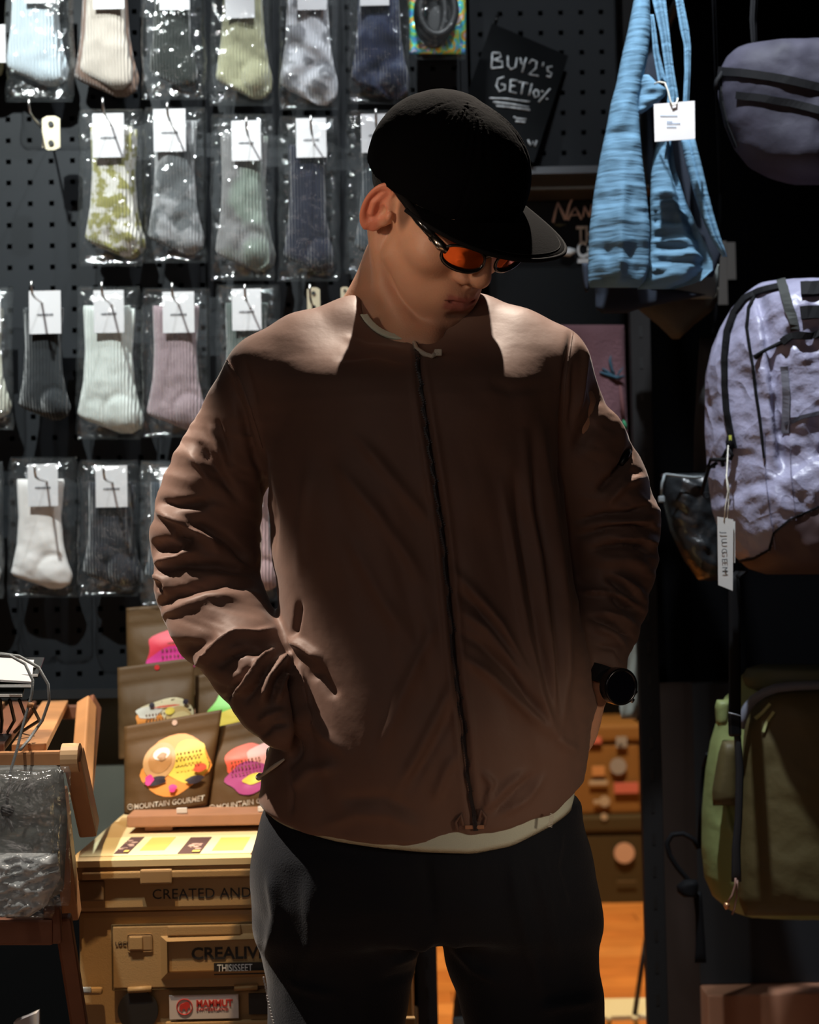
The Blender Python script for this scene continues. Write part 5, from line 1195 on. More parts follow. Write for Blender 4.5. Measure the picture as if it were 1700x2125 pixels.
def head_sdf(p):
    q = (p - HO) @ HM
    x, y, z = q[:, 0], q[:, 1], q[:, 2]; ax = np.abs(x)
    m = np.stack([ax, y, z], 1)
    d = s_ell(q, (0, -.018, .045), (.074, .096, .086))
    d = smin(d, s_ell(m, (0, .030, -.005), (.066, .068, .075)), .03)
    # jaw
    jaw = s_cone(m, (.052, .012, -.058), (.016, .080, -.100), .015, .015)
    jaw = smin(jaw, s_ell(m, (0, .050, -.066), (.048, .046, .044)), .025)
    d = smin(d, jaw, .022)
    d = smin(d, s_sph(q, (0, .087, -.101), .0155), .014)                      # chin
    d = smin(d, s_ell(m, (.043, .062, -.022), (.022, .024, .018)), .022)      # cheekbone
    d = smin(d, s_ell(q, (0, .080, -.066), (.030, .022, .026)), .016)         # muzzle
    d = smin(d, s_cone(m, (.008, .088, .029), (.040, .074, .028), .008, .007), .012)   # brow
    sock = s_ell(m, (.033, .104, .012), (.019, .016, .013))
    d = smax(d, -sock, .012)
    d = smin(d, s_ell(m, (.032, .080, .012), (.0145, .0145, .0125)), .003)    # lids over the eyes
    # nose
    nose = s_cone(q, (0, .092, .026), (0, .1135, -.022), .0080, .0125)
    nose = smin(nose, s_ell(m, (.0150, .1000, -.030), (.0090, .0120, .0090)), .006)
    nose = smin(nose, s_cone(q, (0, .114, -.026), (0, .098, -.042), .0085, .005), .006)
    d = smin(d, nose, .009)
    d = smax(d, -s_ell(m, (.0078, .1035, -.0415), (.0042, .0075, .0045)), .003)
    # lips and the line between them
    up = s_chain(m, [(0, .1015, -.0610), (.010, .0985, -.0600), (.025, .0865, -.0655)], [.0052, .0050, .0020])
    lo = s_chain(m, [(0, .0995, -.0735), (.011, .0965, -.0725), (.024, .0860, -.0675)], [.0070, .0060, .0020])
    d = smin(d, smin(up, lo, .002), .0035)
    line = s_chain(m, [(0, .1075, -.0668), (.012, .1020, -.0665), (.028, .0890, -.0668)], [.0020, .0020, .0014])
    d = smax(d, -line, .0022)
    d = smax(d, -s_cone(q, (0, .1085, -.046), (0, .1070, -.056), .0028, .0024), .004)  # philtrum
    d = smax(d, -s_ell(q, (0, .104, -.0865), (.016, .008, .0050)), .006)      # under the lip
    # ear: a tilted dish with a rolled rim, lobe and tragus
    ec, es = math.cos(.52), math.sin(.52)
    e = m - np.array([.0695, -.004, -.002])
    ex = e[:, 0] * ec + e[:, 1] * es; ey = -e[:, 0] * es + e[:, 1] * ec; ez = e[:, 2]
    # local: ex outward normal, ey forward(+)/back(-), ez up
    eyy = ey + .010 - .12 * ez
    rr = np.sqrt((eyy / .0165) ** 2 + (ez / np.where(ez > 0, .030, .033)) ** 2)
    rad = (rr - 1) * .0175
    eh = ex - .010 - .32 * (-eyy)
    rim = np.sqrt((rad + .001) ** 2 + (eh) ** 2) - .0033
    rimmask = sstep(.012, .004, eyy - .2 * ez)
    rim = rim + (1 - rimmask) * .012
    plate = np.maximum(rad, np.abs(eh + .0035) - .0022)
    ear = smin(rim, plate, .003)
    conch = s_ell(np.stack([eh, eyy, ez], 1), (.003, .004, -.004), (.0085, .0082, .0125))
    ear = smax(ear, -conch, .003)
    anti = s_chain(np.stack([eh, eyy, ez], 1), [(-.001, -.001, .018), (.000, -.0065, .002), (-.0005, -.004, -.012)], [.0028, .0030, .0028])
    ear = smin(ear, anti, .004)
    ear = smin(ear, s_ell(np.stack([eh, eyy, ez], 1), (-.0015, .003, -.027), (.0042, .0080, .0085)), .004)
    base = s_ell(m, (.070, -.004, -.002), (.011, .010, .024))
    ear = smin(ear, base, .006)
    ear = smax(ear, -s_ell(np.stack([eh, eyy, ez], 1), (.004, .004, -.005), (.0075, .0065, .0100)), .002)
    ear = smin(ear, s_ell(m, (.0765, .0085, -.006), (.0045, .0040, .0065)), .003)
    d = smin(d, ear, .004)
    # neck
    n0 = HW((0, -.030, -.030)); n1 = P(846, 640, 2.152); n2 = P(858, 760, 2.13)
    nk = s_chain(p, [n0, n1, n2], [.056, .060, .085], .02)
    scm = s_chain(p, [HW((-.058, -.035, -.035)), P(800, 600, 2.078), P(862, 700, 2.058)], [.012, .011, .010], .01)
    nk = smin(nk, scm, .028)
    scm2 = s_chain(p, [HW((.062, -.022, -.035)), P(890, 720, 2.05)], [.013, .012])
    nk = smin(nk, scm2, .018)
    tr = s_chain(p, [P(812, 560, 2.14), P(776, 660, 2.14), P(680, 740, 2.14)], [.034, .040, .040], .02)
    nk = smin(nk, tr, .025)
    return smin(d, nk, .007)

def px_chain(rows):
    """(px, py, radius px, Y) -> points, radii"""
    return [P(a, b, Y) for a, b, r, Y in rows], [M_(r) * Y for a, b, r, Y in rows]

ARM_L = [(556, 800, 88, 2.11), (515, 860, 92, 2.12), (463, 960, 96, 2.135), (432, 1050, 104, 2.145), (424, 1130, 105, 2.15), (432, 1210, 108, 2.14),
         (462, 1290, 98, 2.10), (512, 1370, 88, 2.05), (555, 1440, 76, 2.01), (588, 1500, 52, 1.99)]
ARM_R = [(1132, 775, 84, 2.11), (1165, 850, 88, 2.12), (1206, 930, 94, 2.135), (1240, 1010, 100, 2.15), (1262, 1090, 104, 2.16), (1268, 1160, 98, 2.16),
         (1262, 1240, 86, 2.145), (1252, 1310, 72, 2.12), (1254, 1365, 52, 2.10), (1254, 1440, 44, 2.09)]
# torso rows: py, left px, right px, front depth, back depth
TORSO = [(640, 700, 1015, 2.03, 2.19), (700, 600, 1120, 2.005, 2.22), (760, 560, 1150, 1.985, 2.235), (840, 552, 1166, 1.968, 2.24),
         (1000, 560, 1170, 1.962, 2.235), (1100, 566, 1178, 1.962, 2.23), (1240, 578, 1196, 1.958, 2.225), (1350, 590, 1216, 1.952, 2.225),
         (1440, 590, 1232, 1.948, 2.23), (1500, 578, 1235, 1.945, 2.235), (1560, 556, 1224, 1.945, 2.24), (1640, 540, 1208, 1.95, 2.24),
         (1700, 538, 1204, 1.955, 2.235), (1800, 545, 1200, 1.965, 2.225)]
_tz = np.array([P(850, r[0], YB)[2] for r in TORSO])[::-1]
_txl = np.array([P(r[1], r[0], YB)[0] for r in TORSO])[::-1]
_txr = np.array([P(r[2], r[0], YB)[0] for r in TORSO])[::-1]
_tyf = np.array([r[3] for r in TORSO])[::-1]; _tyb = np.array([r[4] for r in TORSO])[::-1]
def smooth_tab(z, t):
    return (np.interp(z - .02, _tz, t) + np.interp(z, _tz, t) * 2 + np.interp(z + .02, _tz, t)) / 4
def torso_sdf(p, shrink=0.0, n=2.5):
    x, y, z = p[:, 0], p[:, 1], p[:, 2]
    xl, xr, yf, yb = [smooth_tab(z, t) for t in (_txl, _txr, _tyf, _tyb)]
    cx, a = (xl + xr) / 2, (xr - xl) / 2 - shrink
    cy, b = (yf + yb) / 2, (yb - yf) / 2 - shrink
    u = np.abs((x - cx) / a); v = np.abs((y - cy) / b)
    g = (u ** n + v ** n) ** (1 / n)
    return (g - 1) * np.minimum(a, b) * .9

# hem heights of the jacket along x (front and back)
_hemx = np.array([P(px, py, 2.0)[0] for px, py in [(540, 1690), (590, 1712), (700, 1738), (800, 1745), (880, 1742), (950, 1722), (1000, 1722), (1060, 1716), (1140, 1690), (1205, 1655)]])
_hemz = np.array([P(px, py, 2.0)[2] for px, py in [(540, 1690), (590, 1712), (700, 1738), (800, 1745), (880, 1742), (950, 1722), (1000, 1722), (1060, 1716), (1140, 1690), (1205, 1655)]])
YOKE = [(560, 782, 84, 2.11), (640, 735, 84, 2.11), (735, 705, 90, 2.12), (860, 705, 90, 2.13), (985, 700, 90, 2.12), (1060, 722, 84, 2.11), (1135, 762, 84, 2.11)]
_al, _ar = px_chain(ARM_L); _bl, _br = px_chain(ARM_R); _yl, _yr = px_chain(YOKE)
# the sleeve on the right ends in an open cuff at the watch
CUFF_C = P(1262, 1402, 2.10); CUFF_N = np.array([-.45, -.30, -1.0]); CUFF_N /= np.linalg.norm(CUFF_N)

def jacket_sdf(p):
    t = torso_sdf(p)
    ztop = P(850, 735, 2.1)[2]
    t = smax(t, p[:, 2] - ztop, .05)
    y_ = s_chain(p, _yl, _yr, .01)
    t = smin(t, y_, .07)
    L = s_chain(p, _al, _ar, .012)
    R = s_chain(p, _bl, _br, .012)
    R = np.maximum(R, (p - CUFF_C) @ CUFF_N)
    R = np.maximum(R, -(s_chain(p, _bl[-3:], [_br[-3] - .014, _br[-2] - .010, _br[-1] - .007]) + 0.0) - 10 * ((p - CUFF_C) @ CUFF_N < -.035))
    hz = np.interp(p[:, 0], _hemx, _hemz) + .02 * sstep(2.0, 2.25, p[:, 1])
    t = smax(t, hz - p[:, 2], .006)
    d = smin(smin(t, L, .016), R, .016)
    # neck opening
    a = P(856, 540, 2.088); b = P(848, 618, 2.076)
    hole = s_cone(p, a, b, .094, .060)
    d = smax(d, -hole, .006)
    return d

def hsv_attr(me, cols, name='Col'):
    a = me.color_attributes.new(name, 'FLOAT_COLOR', 'POINT')
    c = np.ones((len(me.vertices), 4), np.float32); c[:, :3] = cols
    a.data.foreach_set('color', c.ravel())

person = empty('person', tuple(P(885, 1000, YB) * [1, 1, 0]))
tag(person, 'man in brown collarless jacket and black cap, looking down with hands in his pockets', 'person')

# ---- body: head and neck at fine resolution, the rest of the figure under the clothes
def core_sdf(p):
    t = torso_sdf(p, .022, 2.2)
    t = smax(t, p[:, 2] - P(850, 760, 2.1)[2], .04)
    t = smax(t, P(850, 1790, 2.1)[2] - p[:, 2], .03)
    t = smin(t, s_chain(p, _yl, [r * .72 for r in _yr], .01), .04)
    L = s_chain(p, _al[:-1], [.046, .046, .044, .042, .040, .038, .035, .030, .024], .008)
    R = s_chain(p, _bl[:-2], [.046, .046, .044, .042, .040, .038, .034, .030], .008)
    d = smin(smin(t, L, .02), R, .02)
    # wrist and hand that slide into the pocket at the watch side, four fingers and a thumb
    w = P(1238, 1400, 2.10); hk = P(1196, 1468, 2.09); hb = P(1150, 1530, 2.08)
    d = smin(d, s_chain(p, [_bl[-3], w, hk], [.030, .026, .030], .01), .012)
    d = smin(d, s_ell(p, (hk + hb) / 2, (.042, .020, .050)), .015)
    for i, (dx, L_) in enumerate(((-.030, .055), (-.010, .066), (.010, .062), (.028, .048))):
        a = hb + np.array([dx, 0, .005]); b = a + np.array([-.008, -.006, -L_ * .55]); c = b + np.array([-.010, .012, -L_ * .45])
        d = smin(d, s_chain(p, [a, b, c], [.0100, .0090, .0075]), .004)
    d = smin(d, s_chain(p, [hk + np.array([-.03, -.01, 0]), hk + np.array([-.055, -.018, -.03]), hk + np.array([-.062, -.018, -.058])], [.013, .011, .009]), .006)
    w = P(610, 1490, 2.04); hk = P(665, 1550, 2.04); hb = P(700, 1600, 2.04)
    d = smin(d, s_chain(p, [_al[-3], w, hk], [.028, .024, .028], .01), .012)
    d = smin(d, s_ell(p, (hk + hb) / 2, (.045, .018, .045)), .015)
    for i, (dx, L_) in enumerate(((-.028, .048), (-.010, .062), (.010, .066), (.030, .055))):
        a = hb + np.array([dx, .004, .0]); b = a + np.array([.010, .004, -L_ * .5]); c = b + np.array([.006, .012, -L_ * .4])
        d = smin(d, s_chain(p, [a, b, c], [.0100, .0090, .0075]), .004)
    return d
hv, hq = sdf_mesh(head_sdf, (-.11, 1.93, 1.36), (.15, 2.24, 1.70), .0016)
cv, cq = sdf_mesh(core_sdf, (-.34, 1.88, .60), (.36, 2.30, 1.47), .008, 2, 2.2)
# colours of the skin, with the glow of the lit ears
q = (hv - HO) @ HM
x, y, z = q[:, 0], q[:, 1], q[:, 2]; ax = np.abs(x)
skin = np.array([.66, .36, .235]); col = np.tile(skin, (len(hv), 1))
nz = fbm(hv[:, 0] * 60 + hv[:, 1] * 30, hv[:, 2] * 60, 3)[:, None]; col *= .94 + .12 * nz
def blend(c, w): 
    global col
    col = col * (1 - w[:, None]) + np.array(c) * w[:, None]
lipz = -.0668; lw = sstep(.027, .020, ax) * sstep(.0135, .008, np.abs(z - lipz + .001)) * sstep(.082, .088, y)
blend((.42, .12, .105), lw * .85)
blend((.36, .17, .115), sstep(.045, .02, np.hypot((ax - .0) * .8, (z + .10) * 1.2)) * sstep(.03, .06, y) * .35)          # shaved chin
blend((.36, .17, .115), sstep(.02, .012, np.abs(z + .053)) * sstep(.03, .018, ax) * sstep(.07, .09, y) * .30 * (1 - lw))
blend((.12, .065, .045), sstep(.022, .010, np.hypot((y - .024) * 1.3, (z - .018) * .55)) * sstep(.06, .066, ax) * .8)    # cropped sideburn
blend((.80, .20, .12), sstep(.074, .082, ax) * sstep(.028, .01, np.abs(y + .008)) * .55)                                 # red glow of light through the ears, put into the colour
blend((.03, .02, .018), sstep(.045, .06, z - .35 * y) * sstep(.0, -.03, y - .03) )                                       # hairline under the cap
bw = sstep(.006, .003, np.abs(z - .034 + .25 * (ax - .03))) * sstep(.01, .014, ax) * sstep(.05, .045, ax) * sstep(.06, .07, y)
blend((.04, .028, .022), bw)
body = mesh_obj('body', np.vstack([hv, cv]), np.vstack([hq, cq + len(hv)]), None, person)
hsv_attr(body.data, np.vstack([col, np.tile(skin, (len(cv), 1))]))
body.data.materials.append(mat('skin', rough=.48, spec=.4, attr='Col', bump=.0004, bump_s=420, sss=.35))

# ---- jacket
jv, jq = sdf_mesh(jacket_sdf, (-.36, 1.86, .70), (.37, 2.32, 1.50), .0031)
N0 = vnormals(jv, jq)
u_ = jv[:, 0] * 9 + jv[:, 1] * 7; w_ = jv[:, 2] * 9
jv += N0 * ((fbm(u_, w_, 11, 3) - .5) * .010)[:, None]
# fine crumple on the sleeves only, running across the arm
pj = PX(jv)
sl = np.maximum(sstep(600, 520, pj[:, 0]), sstep(1180, 1215, pj[:, 0])) * sstep(800, 900, pj[:, 1]) * sstep(1700, 1560, pj[:, 1])
jv += N0 * ((fbm(jv[:, 0] * 14 + jv[:, 1] * 10, jv[:, 2] * 42 + jv[:, 0] * 12, 29, 3) - .5) * .010 * sl)[:, None]
tz_ = sstep(900, 1000, pj[:, 1]) * (1 - sl)
jv += N0 * ((fbm(jv[:, 0] * 38 + jv[:, 2] * 9, jv[:, 2] * 7, 31, 2) - .5) * .006 * tz_)[:, None]
ZIP = [(858, 694), (864, 730), (872, 790), (889, 900), (905, 1000), (921, 1110), (935, 1250), (948, 1400), (962, 1500), (970, 1600), (984, 1700), (986, 1722)]
FOLDS = [
 # sleeve on the left
 ([(481, 785), (505, 860), (524, 930), (548, 993), (566, 1070), (568, 1150)], 9, -.010),
 ([(470, 748), (492, 790), (512, 850), (535, 930)], 6, .004),
 ([(490, 760), (505, 800), (530, 870)], 5, .004), ([(505, 745), (520, 790), (535, 850)], 6, -.003),
 ([(433, 880), (452, 925), (470, 975)], 6, .004), ([(450, 865), (478, 960)], 5, -.004),
 ([(408, 915), (430, 950), (455, 983), (500, 1045)], 10, -.008),
 ([(390, 940), (415, 965), (440, 1010)], 7, .005),
 ([(322, 1038), (360, 1048), (403, 1046), (440, 1036)], 10, -.010),
 ([(322, 1056), (372, 1080), (435, 1120), (458, 1150)], 9, .012),
 ([(378, 1086), (419, 1094), (471, 1120), (535, 1182)], 8, -.010),
 ([(360, 1104), (402, 1124)], 13, -.012), ([(312, 1140), (345, 1134), (380, 1144)], 14, -.012),
 ([(316, 1166), (350, 1160), (383, 1148), (412, 1142)], 8, .009),
 ([(331, 1184), (380, 1172), (450, 1172), (530, 1188)], 8, -.010),
 ([(318, 1190), (340, 1205), (350, 1232)], 8, .008), ([(322, 1215), (345, 1218)], 8, -.008),
 ([(322, 1262), (360, 1236), (420, 1215), (470, 1206), (530, 1216)], 9, -.011),
 ([(322, 1280), (370, 1262), (430, 1240), (500, 1236)], 10, .006),
 ([(400, 1388), (424, 1371), (455, 1340), (491, 1317), (533, 1319), (565, 1305)], 8, .013),
 ([(450, 1385), (478, 1362), (510, 1348), (550, 1352)], 8, -.010),
 ([(372, 1345), (410, 1340), (450, 1315)], 12, -.007),
 ([(480, 1448), (512, 1420), (536, 1378), (572, 1343)], 7, .011),
 ([(462, 1460), (496, 1412), (524, 1380)], 7, -.010),
 ([(510, 1455), (540, 1412), (562, 1375)], 6, -.010),
 ([(540, 1462), (557, 1408), (588, 1371), (612, 1352)], 7, .011),
 ([(560, 1462), (575, 1410), (600, 1380)], 5, -.009), ([(574, 1460), (590, 1409), (612, 1386)], 6, .008),
 ([(535, 1500), (560, 1482), (590, 1475)], 6, .006), ([(540, 1530), (566, 1506), (598, 1500)], 6, -.006),
 ([(600, 1352), (608, 1400), (618, 1460), (626, 1520), (618, 1560), (596, 1595)], 9, -.018),
 # sleeve on the right
 ([(1186, 690), (1176, 778), (1170, 870), (1168, 964), (1170, 1060)], 7, -.010),
 ([(1200, 700), (1214, 740), (1208, 803), (1196, 871)], 7, .006), ([(1193, 740), (1190, 830), (1182, 900)], 5, -.004),
 ([(1226, 780), (1240, 830), (1226, 880), (1190, 940)], 12, -.008),
 ([(1250, 790), (1276, 860), (1300, 920)], 9, .005),
 ([(1312, 926), (1296, 962), (1276, 985), (1240, 1020)], 7, -.016),
 ([(1338, 990), (1296, 1004), (1258, 1048)], 8, .009),
 ([(1350, 1050), (1307, 1066), (1252, 1068), (1200, 1080)], 6, -.013),
 ([(1358, 1078), (1310, 1082), (1250, 1084)], 6, .007),
 ([(1374, 1110), (1345, 1098), (1310, 1092), (1260, 1098), (1205, 1110)], 6, -.012),
 ([(1368, 1130), (1330, 1114), (1270, 1116)], 6, .008),
 ([(1366, 1154), (1330, 1134), (1290, 1130), (1230, 1140)], 6, -.013),
 ([(1350, 1180), (1300, 1160), (1230, 1165)], 12, .006),
 ([(1335, 1250), (1305, 1228), (1277, 1208), (1255, 1195)], 6, -.012),
 ([(1335, 1236), (1300, 1208), (1272, 1192)], 6, .007),
 ([(1330, 1272), (1290, 1256), (1268, 1234), (1262, 1222)], 6, -.012),
 ([(1311, 1246), (1284, 1236), (1255, 1228), (1208, 1230)], 6, .008),
 ([(1318, 1300), (1290, 1282), (1240, 1270)], 8, .007),
 ([(1318, 1326), (1285, 1304), (1256, 1288), (1222, 1280)], 6, -.012),
 ([(1232, 1298), (1277, 1318), (1300, 1352)], 8, .006), ([(1300, 1378), (1280, 1345), (1240, 1340)], 6, -.006),
 # chest and belly
 ([(1087, 900), (1095, 1054), (1116, 1157), (1138, 1330), (1156, 1520)], 10, .008),
 ([(1124, 880), (1136, 1013), (1158, 1136), (1172, 1260), (1176, 1400), (1164, 1520)], 10, .008),
 ([(1042, 1000), (1066, 1157), (1095, 1330), (1148, 1522)], 10, .007),
 ([(1106, 900), (1114, 1040), (1134, 1157), (1156, 1330), (1160, 1500)], 8, -.006),
 ([(1066, 980), (1082, 1100), (1112, 1290), (1148, 1490)], 8, -.006),
 ([(955, 1360), (1000, 1388), (1054, 1436), (1154, 1530)], 12, .009),
 ([(939, 1182), (972, 1215), (1040, 1296), (1110, 1430), (1150, 1520)], 10, .007),
 ([(951, 1265), (1013, 1306), (1075, 1388), (1140, 1500)], 10, .007),
 ([(950, 1310), (1000, 1340), (1060, 1400), (1140, 1508)], 9, -.007),
 ([(945, 1225), (990, 1260), (1060, 1350), (1130, 1480)], 9, -.007),
 ([(1154, 1530), (1172, 1546), (1200, 1560)], 10, .005),
 ([(622, 1200), (628, 1080), (638, 960)], 12, .004), ([(696, 962), (790, 1075), (848, 1157), (880, 1215)], 12, .004),
 ([(737, 900), (848, 1033), (900, 1092)], 12, .004), ([(715, 1100), (790, 1240), (850, 1330)], 14, .003),
 ([(823, 1640), (870, 1560), (922, 1458), (945, 1400)], 12, .006), ([(790, 1560), (832, 1450), (902, 1298)], 14, .005),
 ([(848, 1640), (905, 1540), (940, 1470)], 9, -.004),
 ([(598, 1325), (630, 1342), (668, 1370)], 9, .009), ([(610, 1322), (618, 1280), (622, 1250)], 6, -.008), ([(640, 1395), (668, 1400), (700, 1450)], 12, -.006),
 ([(620, 1372), (632, 1470), (670, 1525), (716, 1563)], 12, .007),
 ([(600, 1640), (640, 1600), (700, 1590)], 12, .005), ([(604, 1690), (606, 1640), (596, 1600)], 5, -.004),
 ([(660, 1718), (740, 1690), (810, 1692), (870, 1722)], 12, .003), ([(700, 1660), (800, 1655), (870, 1690)], 12, -.004),
 ([(1010, 1680), (1040, 1640), (1090, 1600)], 9, .006), ([(1040, 1690), (1090, 1660), (1130, 1610)], 9, .006), ([(1025, 1690), (1062, 1650), (1105, 1608)], 6, -.005),
 ([(900, 1665), (925, 1600), (950, 1560)], 10, .005), ([(1000, 1600), (1020, 1625), (1004, 1690)], 7, .006),
 ([(715, 700), (760, 720), (850, 728)], 8, .003), ([(700, 745), (780, 735), (850, 752)], 7, -.003),
 ([(1010, 790), (1060, 812), (1120, 800)], 12, -.002),
 # placket either side of the zip
 ([(x - 1, y) for x, y in ZIP], 7, -.006),
 ([(x - 15, y) for x, y in ZIP], 6, .0035), ([(x + 15, y) for x, y in ZIP], 6, .0035),
]
add_folds(jv, jq, FOLDS)
m_jacket = mat('brown_nylon', (.205, .122, .094), rough=.56, spec=.25, sheen=.12, bump=.0012, bump_s=26, noise_s=3, noise_a=.05)
m_ripstop = m_jacket
jacket = mesh_obj('jacket', jv, jq, m_jacket, person)
jtri = np.vstack([jq[:, [0, 1, 2]], jq[:, [0, 2, 3]]])
JB = BVHTree.FromPolygons([tuple(v) for v in jv], [tuple(int(i) for i in t) for t in jq])

m_zip = mat('zip_tape', (.012, .008, .009), rough=.55)
zp, mid = strip_on('zipper', ZIP, 12, m_zip, jacket, JB, lift=.0030)
tb = MB()
for i in range(len(mid) - 1):
    for k in range(4):
        c = mid[i].lerp(mid[i + 1], k / 4); tb.box(c + Vector((.0006 * (-1) ** k, -.0004, 0)), (.0034, .0012, .0009))
o = tb.build('zipper_teeth', mat('zip_teeth', (.03, .02, .02), rough=.35), jacket); o['kind'] = 'stuff'
a0, n_ = on_surface(984, 1715, JB, .003)
MB().box(a0, (.022, .003, .0045), None, .001).build('zipper_stop', mat('zip_stop', (.45, .22, .12), rough=.6), jacket)
for pp in ([(950, 1722), (946, 1705), (958, 1690), (962, 1712)], [(1003, 1714), (1008, 1695), (1000, 1680), (994, 1702)]):
    MB().tube([on_surface(x_, y_, JB, .002)[0] for x_, y_ in pp], .0022, 6).build('hem_loop', m_jacket, jacket, True)
# armhole seam stitched along the shoulder
for line in ([(472, 748), (500, 790), (520, 850), (545, 930)], [(1188, 690), (1180, 740), (1172, 800), (1168, 880)]):
    strip_on('shoulder_seam', line, 3, m_jacket, jacket, JB, .0004, .0008)
pts = [on_surface(x_, y_, JB, l)[0] for x_, y_, l in [(858, 704, .002), (859, 716, .003), (867, 730, .004), (881, 741, .004), (896, 745, .004), (904, 740, .004)]]
MB().tube(pts, [.0016, .0026, .0030, .0030, .0028, .0034], 8).build('neck_drawcord', m_cord, jacket, True)
MB().box(pts[-1] + Vector((.003, -.001, .001)), (.009, .006, .008), None, .0015).build('cord_knot', m_cord, jacket)
p1, _n = on_surface(598, 1570, JB, .008); p2, _n = on_surface(557, 1612, JB, .010)
pc = MB().tube([p1, p1.lerp(p2, .35), p2], [.0014, .0026, .0022], 8).build('pocket_pull_cord', m_cord, jacket, True)
MB().tube([p2, p2 + (p2 - p1).normalized() * .005], [.0042, .0038], 10).build('cord_end', mat('clear_bead', (.62, .58, .52), rough=.25), jacket, True)
# black drawcord toggle in the crease of the sleeve
t1, _n = on_surface(1305, 938, JB, .004); t2, _n = on_surface(1290, 968, JB, .003)
MB().tube([t1, t1.lerp(t2, .5), t2], [.003, .0045, .003], 8).build('sleeve_toggle', mat('black_rubber', (.008, .008, .009), rough=.4), jacket, True)

# ---- t-shirt: collar band in the neck opening and the hem that shows below the jacket
m_tee = mat('mint_cotton', (.66, .73, .62), rough=.85, bump=.0006, bump_s=600)
def jacket_open(p):
    t = torso_sdf(p); t = smax(t, p[:, 2] - P(850, 735, 2.1)[2], .05)
    return smin(t, s_chain(p, _yl, _yr, .01), .07)
def collar_sdf(p):
    a = P(856, 540, 2.088); b = P(848, 618, 2.076)
    hole = s_cone(p, a, b, .094, .060)
    return np.maximum(np.abs(hole + .001) - .0045, np.abs(jacket_open(p) - .0002) - .0016)
cvv, cqq = sdf_mesh(collar_sdf, (-.12, 1.93, 1.33), (.14, 2.24, 1.46), .0014)
mesh_obj('shirt_collar', cvv, cqq, m_tee, person)
tv = []; tf = []

sx_ = np.array([P(px, py, 2.0)[0] for px, py in [(538, 1704), (600, 1724), (700, 1744), (800, 1756), (880, 1763), (980, 1767), (1060, 1754), (1140, 1722), (1206, 1690)]])
sz_ = np.array([P(px, py, 1.98)[2] for px, py in [(538, 1704), (600, 1724), (700, 1744), (800, 1756), (880, 1763), (980, 1767), (1060, 1754), (1140, 1722), (1206, 1690)]])
nb = len(tv); nth = 120; lev = 8
for j in range(lev + 2):
    for k in range(nth):
        th = 2 * math.pi * k / nth; c, s = math.cos(th), math.sin(th)
        z0 = P(850, 1680, 2.0)[2]
        xl, xr, yf, yb = [float(np.interp(z0, _tz, t)) for t in (_txl, _txr, _tyf, _tyb)]
        cx, aa = (xl + xr) / 2, (xr - xl) / 2; cy, bb = (yf + yb) / 2, (yb - yf) / 2
        sh = .009 if j <= lev else .012
        X = cx + (aa - sh + .002 * math.sin(th * 9)) * np.sign(c) * abs(c) ** .8; Yy = cy + (bb - sh) * np.sign(s) * abs(s) ** .8
        zb = float(np.interp(X, sx_, sz_)) + .02 * float(sstep(2.0, 2.25, Yy))
        Z = zb + .06 * (1 - min(j, lev) / lev)
        tv.append((X, Yy, Z if j <= lev else zb + .05))
for j in range(lev + 1):
    for k in range(nth):
        a_ = nb + j * nth + k; b_ = nb + j * nth + (k + 1) % nth; tf.append((a_, a_ + nth, b_ + nth, b_))
tee = mesh_obj('t_shirt', tv, tf, m_tee, person); tee['label'] = 'pale mint cotton shirt showing at neck and hem'
# side seam stitches
sm = MB()
for k in range(9):
    q = P(1141 + k * .6, 1714 - k * 3.2, 1.975); sm.box(q + np.array([.0, -.004, .0]), (.0050, .0012, .0009), Euler((0, .3, 0)).to_matrix())
sm.build('side_seam', mat('cream_thread', (.7, .7, .62), rough=.8), tee)

# ---- trousers
def trouser_sdf(p):
    zt = P(850, 1660, 2.1)[2]
    x, y, z = p[:, 0], p[:, 1], p[:, 2]
    rows = [(1660, 548, 1200, 1.985, 2.225), (1760, 534, 1216, 1.972, 2.235), (1850, 535, 1226, 1.972, 2.245), (1940, 539, 1233, 1.985, 2.245), (2010, 542, 1240, 2.0, 2.235)]
    Z = np.array([P(850, r[0], 2.1)[2] for r in rows])[::-1]
    t = [np.array(v)[::-1] for v in ([P(r[1], r[0], 2.1)[0] for r in rows], [P(r[2], r[0], 2.1)[0] for r in rows], [r[3] for r in rows], [r[4] for r in rows])]
    xl, xr, yf, yb = [np.interp(z, Z, k) for k in t]
    cx, a = (xl + xr) / 2, (xr - xl) / 2; cy, b = (yf + yb) / 2, (yb - yf) / 2
    g = (np.abs((x - cx) / a) ** 2.6 + np.abs((y - cy) / b) ** 2.6) ** (1 / 2.6)
    h = (g - 1) * np.minimum(a, b) * .9
    zc = P(917, 1930, 2.1)[2]
    h = smax(smax(h, z - zt, .01), zc - z, .02)
    A = s_chain(p, *px_chain([(700, 1840, 150, 2.11), (703, 1960, 158, 2.11), (700, 2080, 142, 2.10), (698, 2160, 138, 2.09), (700, 2400, 125, 2.10)]), .01)
    B = s_chain(p, *px_chain([(1065, 1840, 150, 2.11), (1082, 1960, 156, 2.11), (1104, 2080, 142, 2.10), (1116, 2160, 136, 2.09), (1130, 2400, 122, 2.10)]), .01)
    la, lb = P(700, 2400, 2.10), P(1130, 2400, 2.10)
    A2 = s_cone(p, la, (la[0] - .005, 2.14, .09), .074, .064); B2 = s_cone(p, lb, (lb[0] + .005, 2.14, .09), .072, .064)
    d = smin(h, smin(A, B, .012), .035)
    d = smin(d, np.minimum(A2, B2), .02)
    return smax(d, .055 - z, .006)
tv_, tq_ = sdf_mesh(trouser_sdf, (-.30, 1.88, -.0), (.36, 2.34, .92), .005)
Nt = vnormals(tv_, tq_)
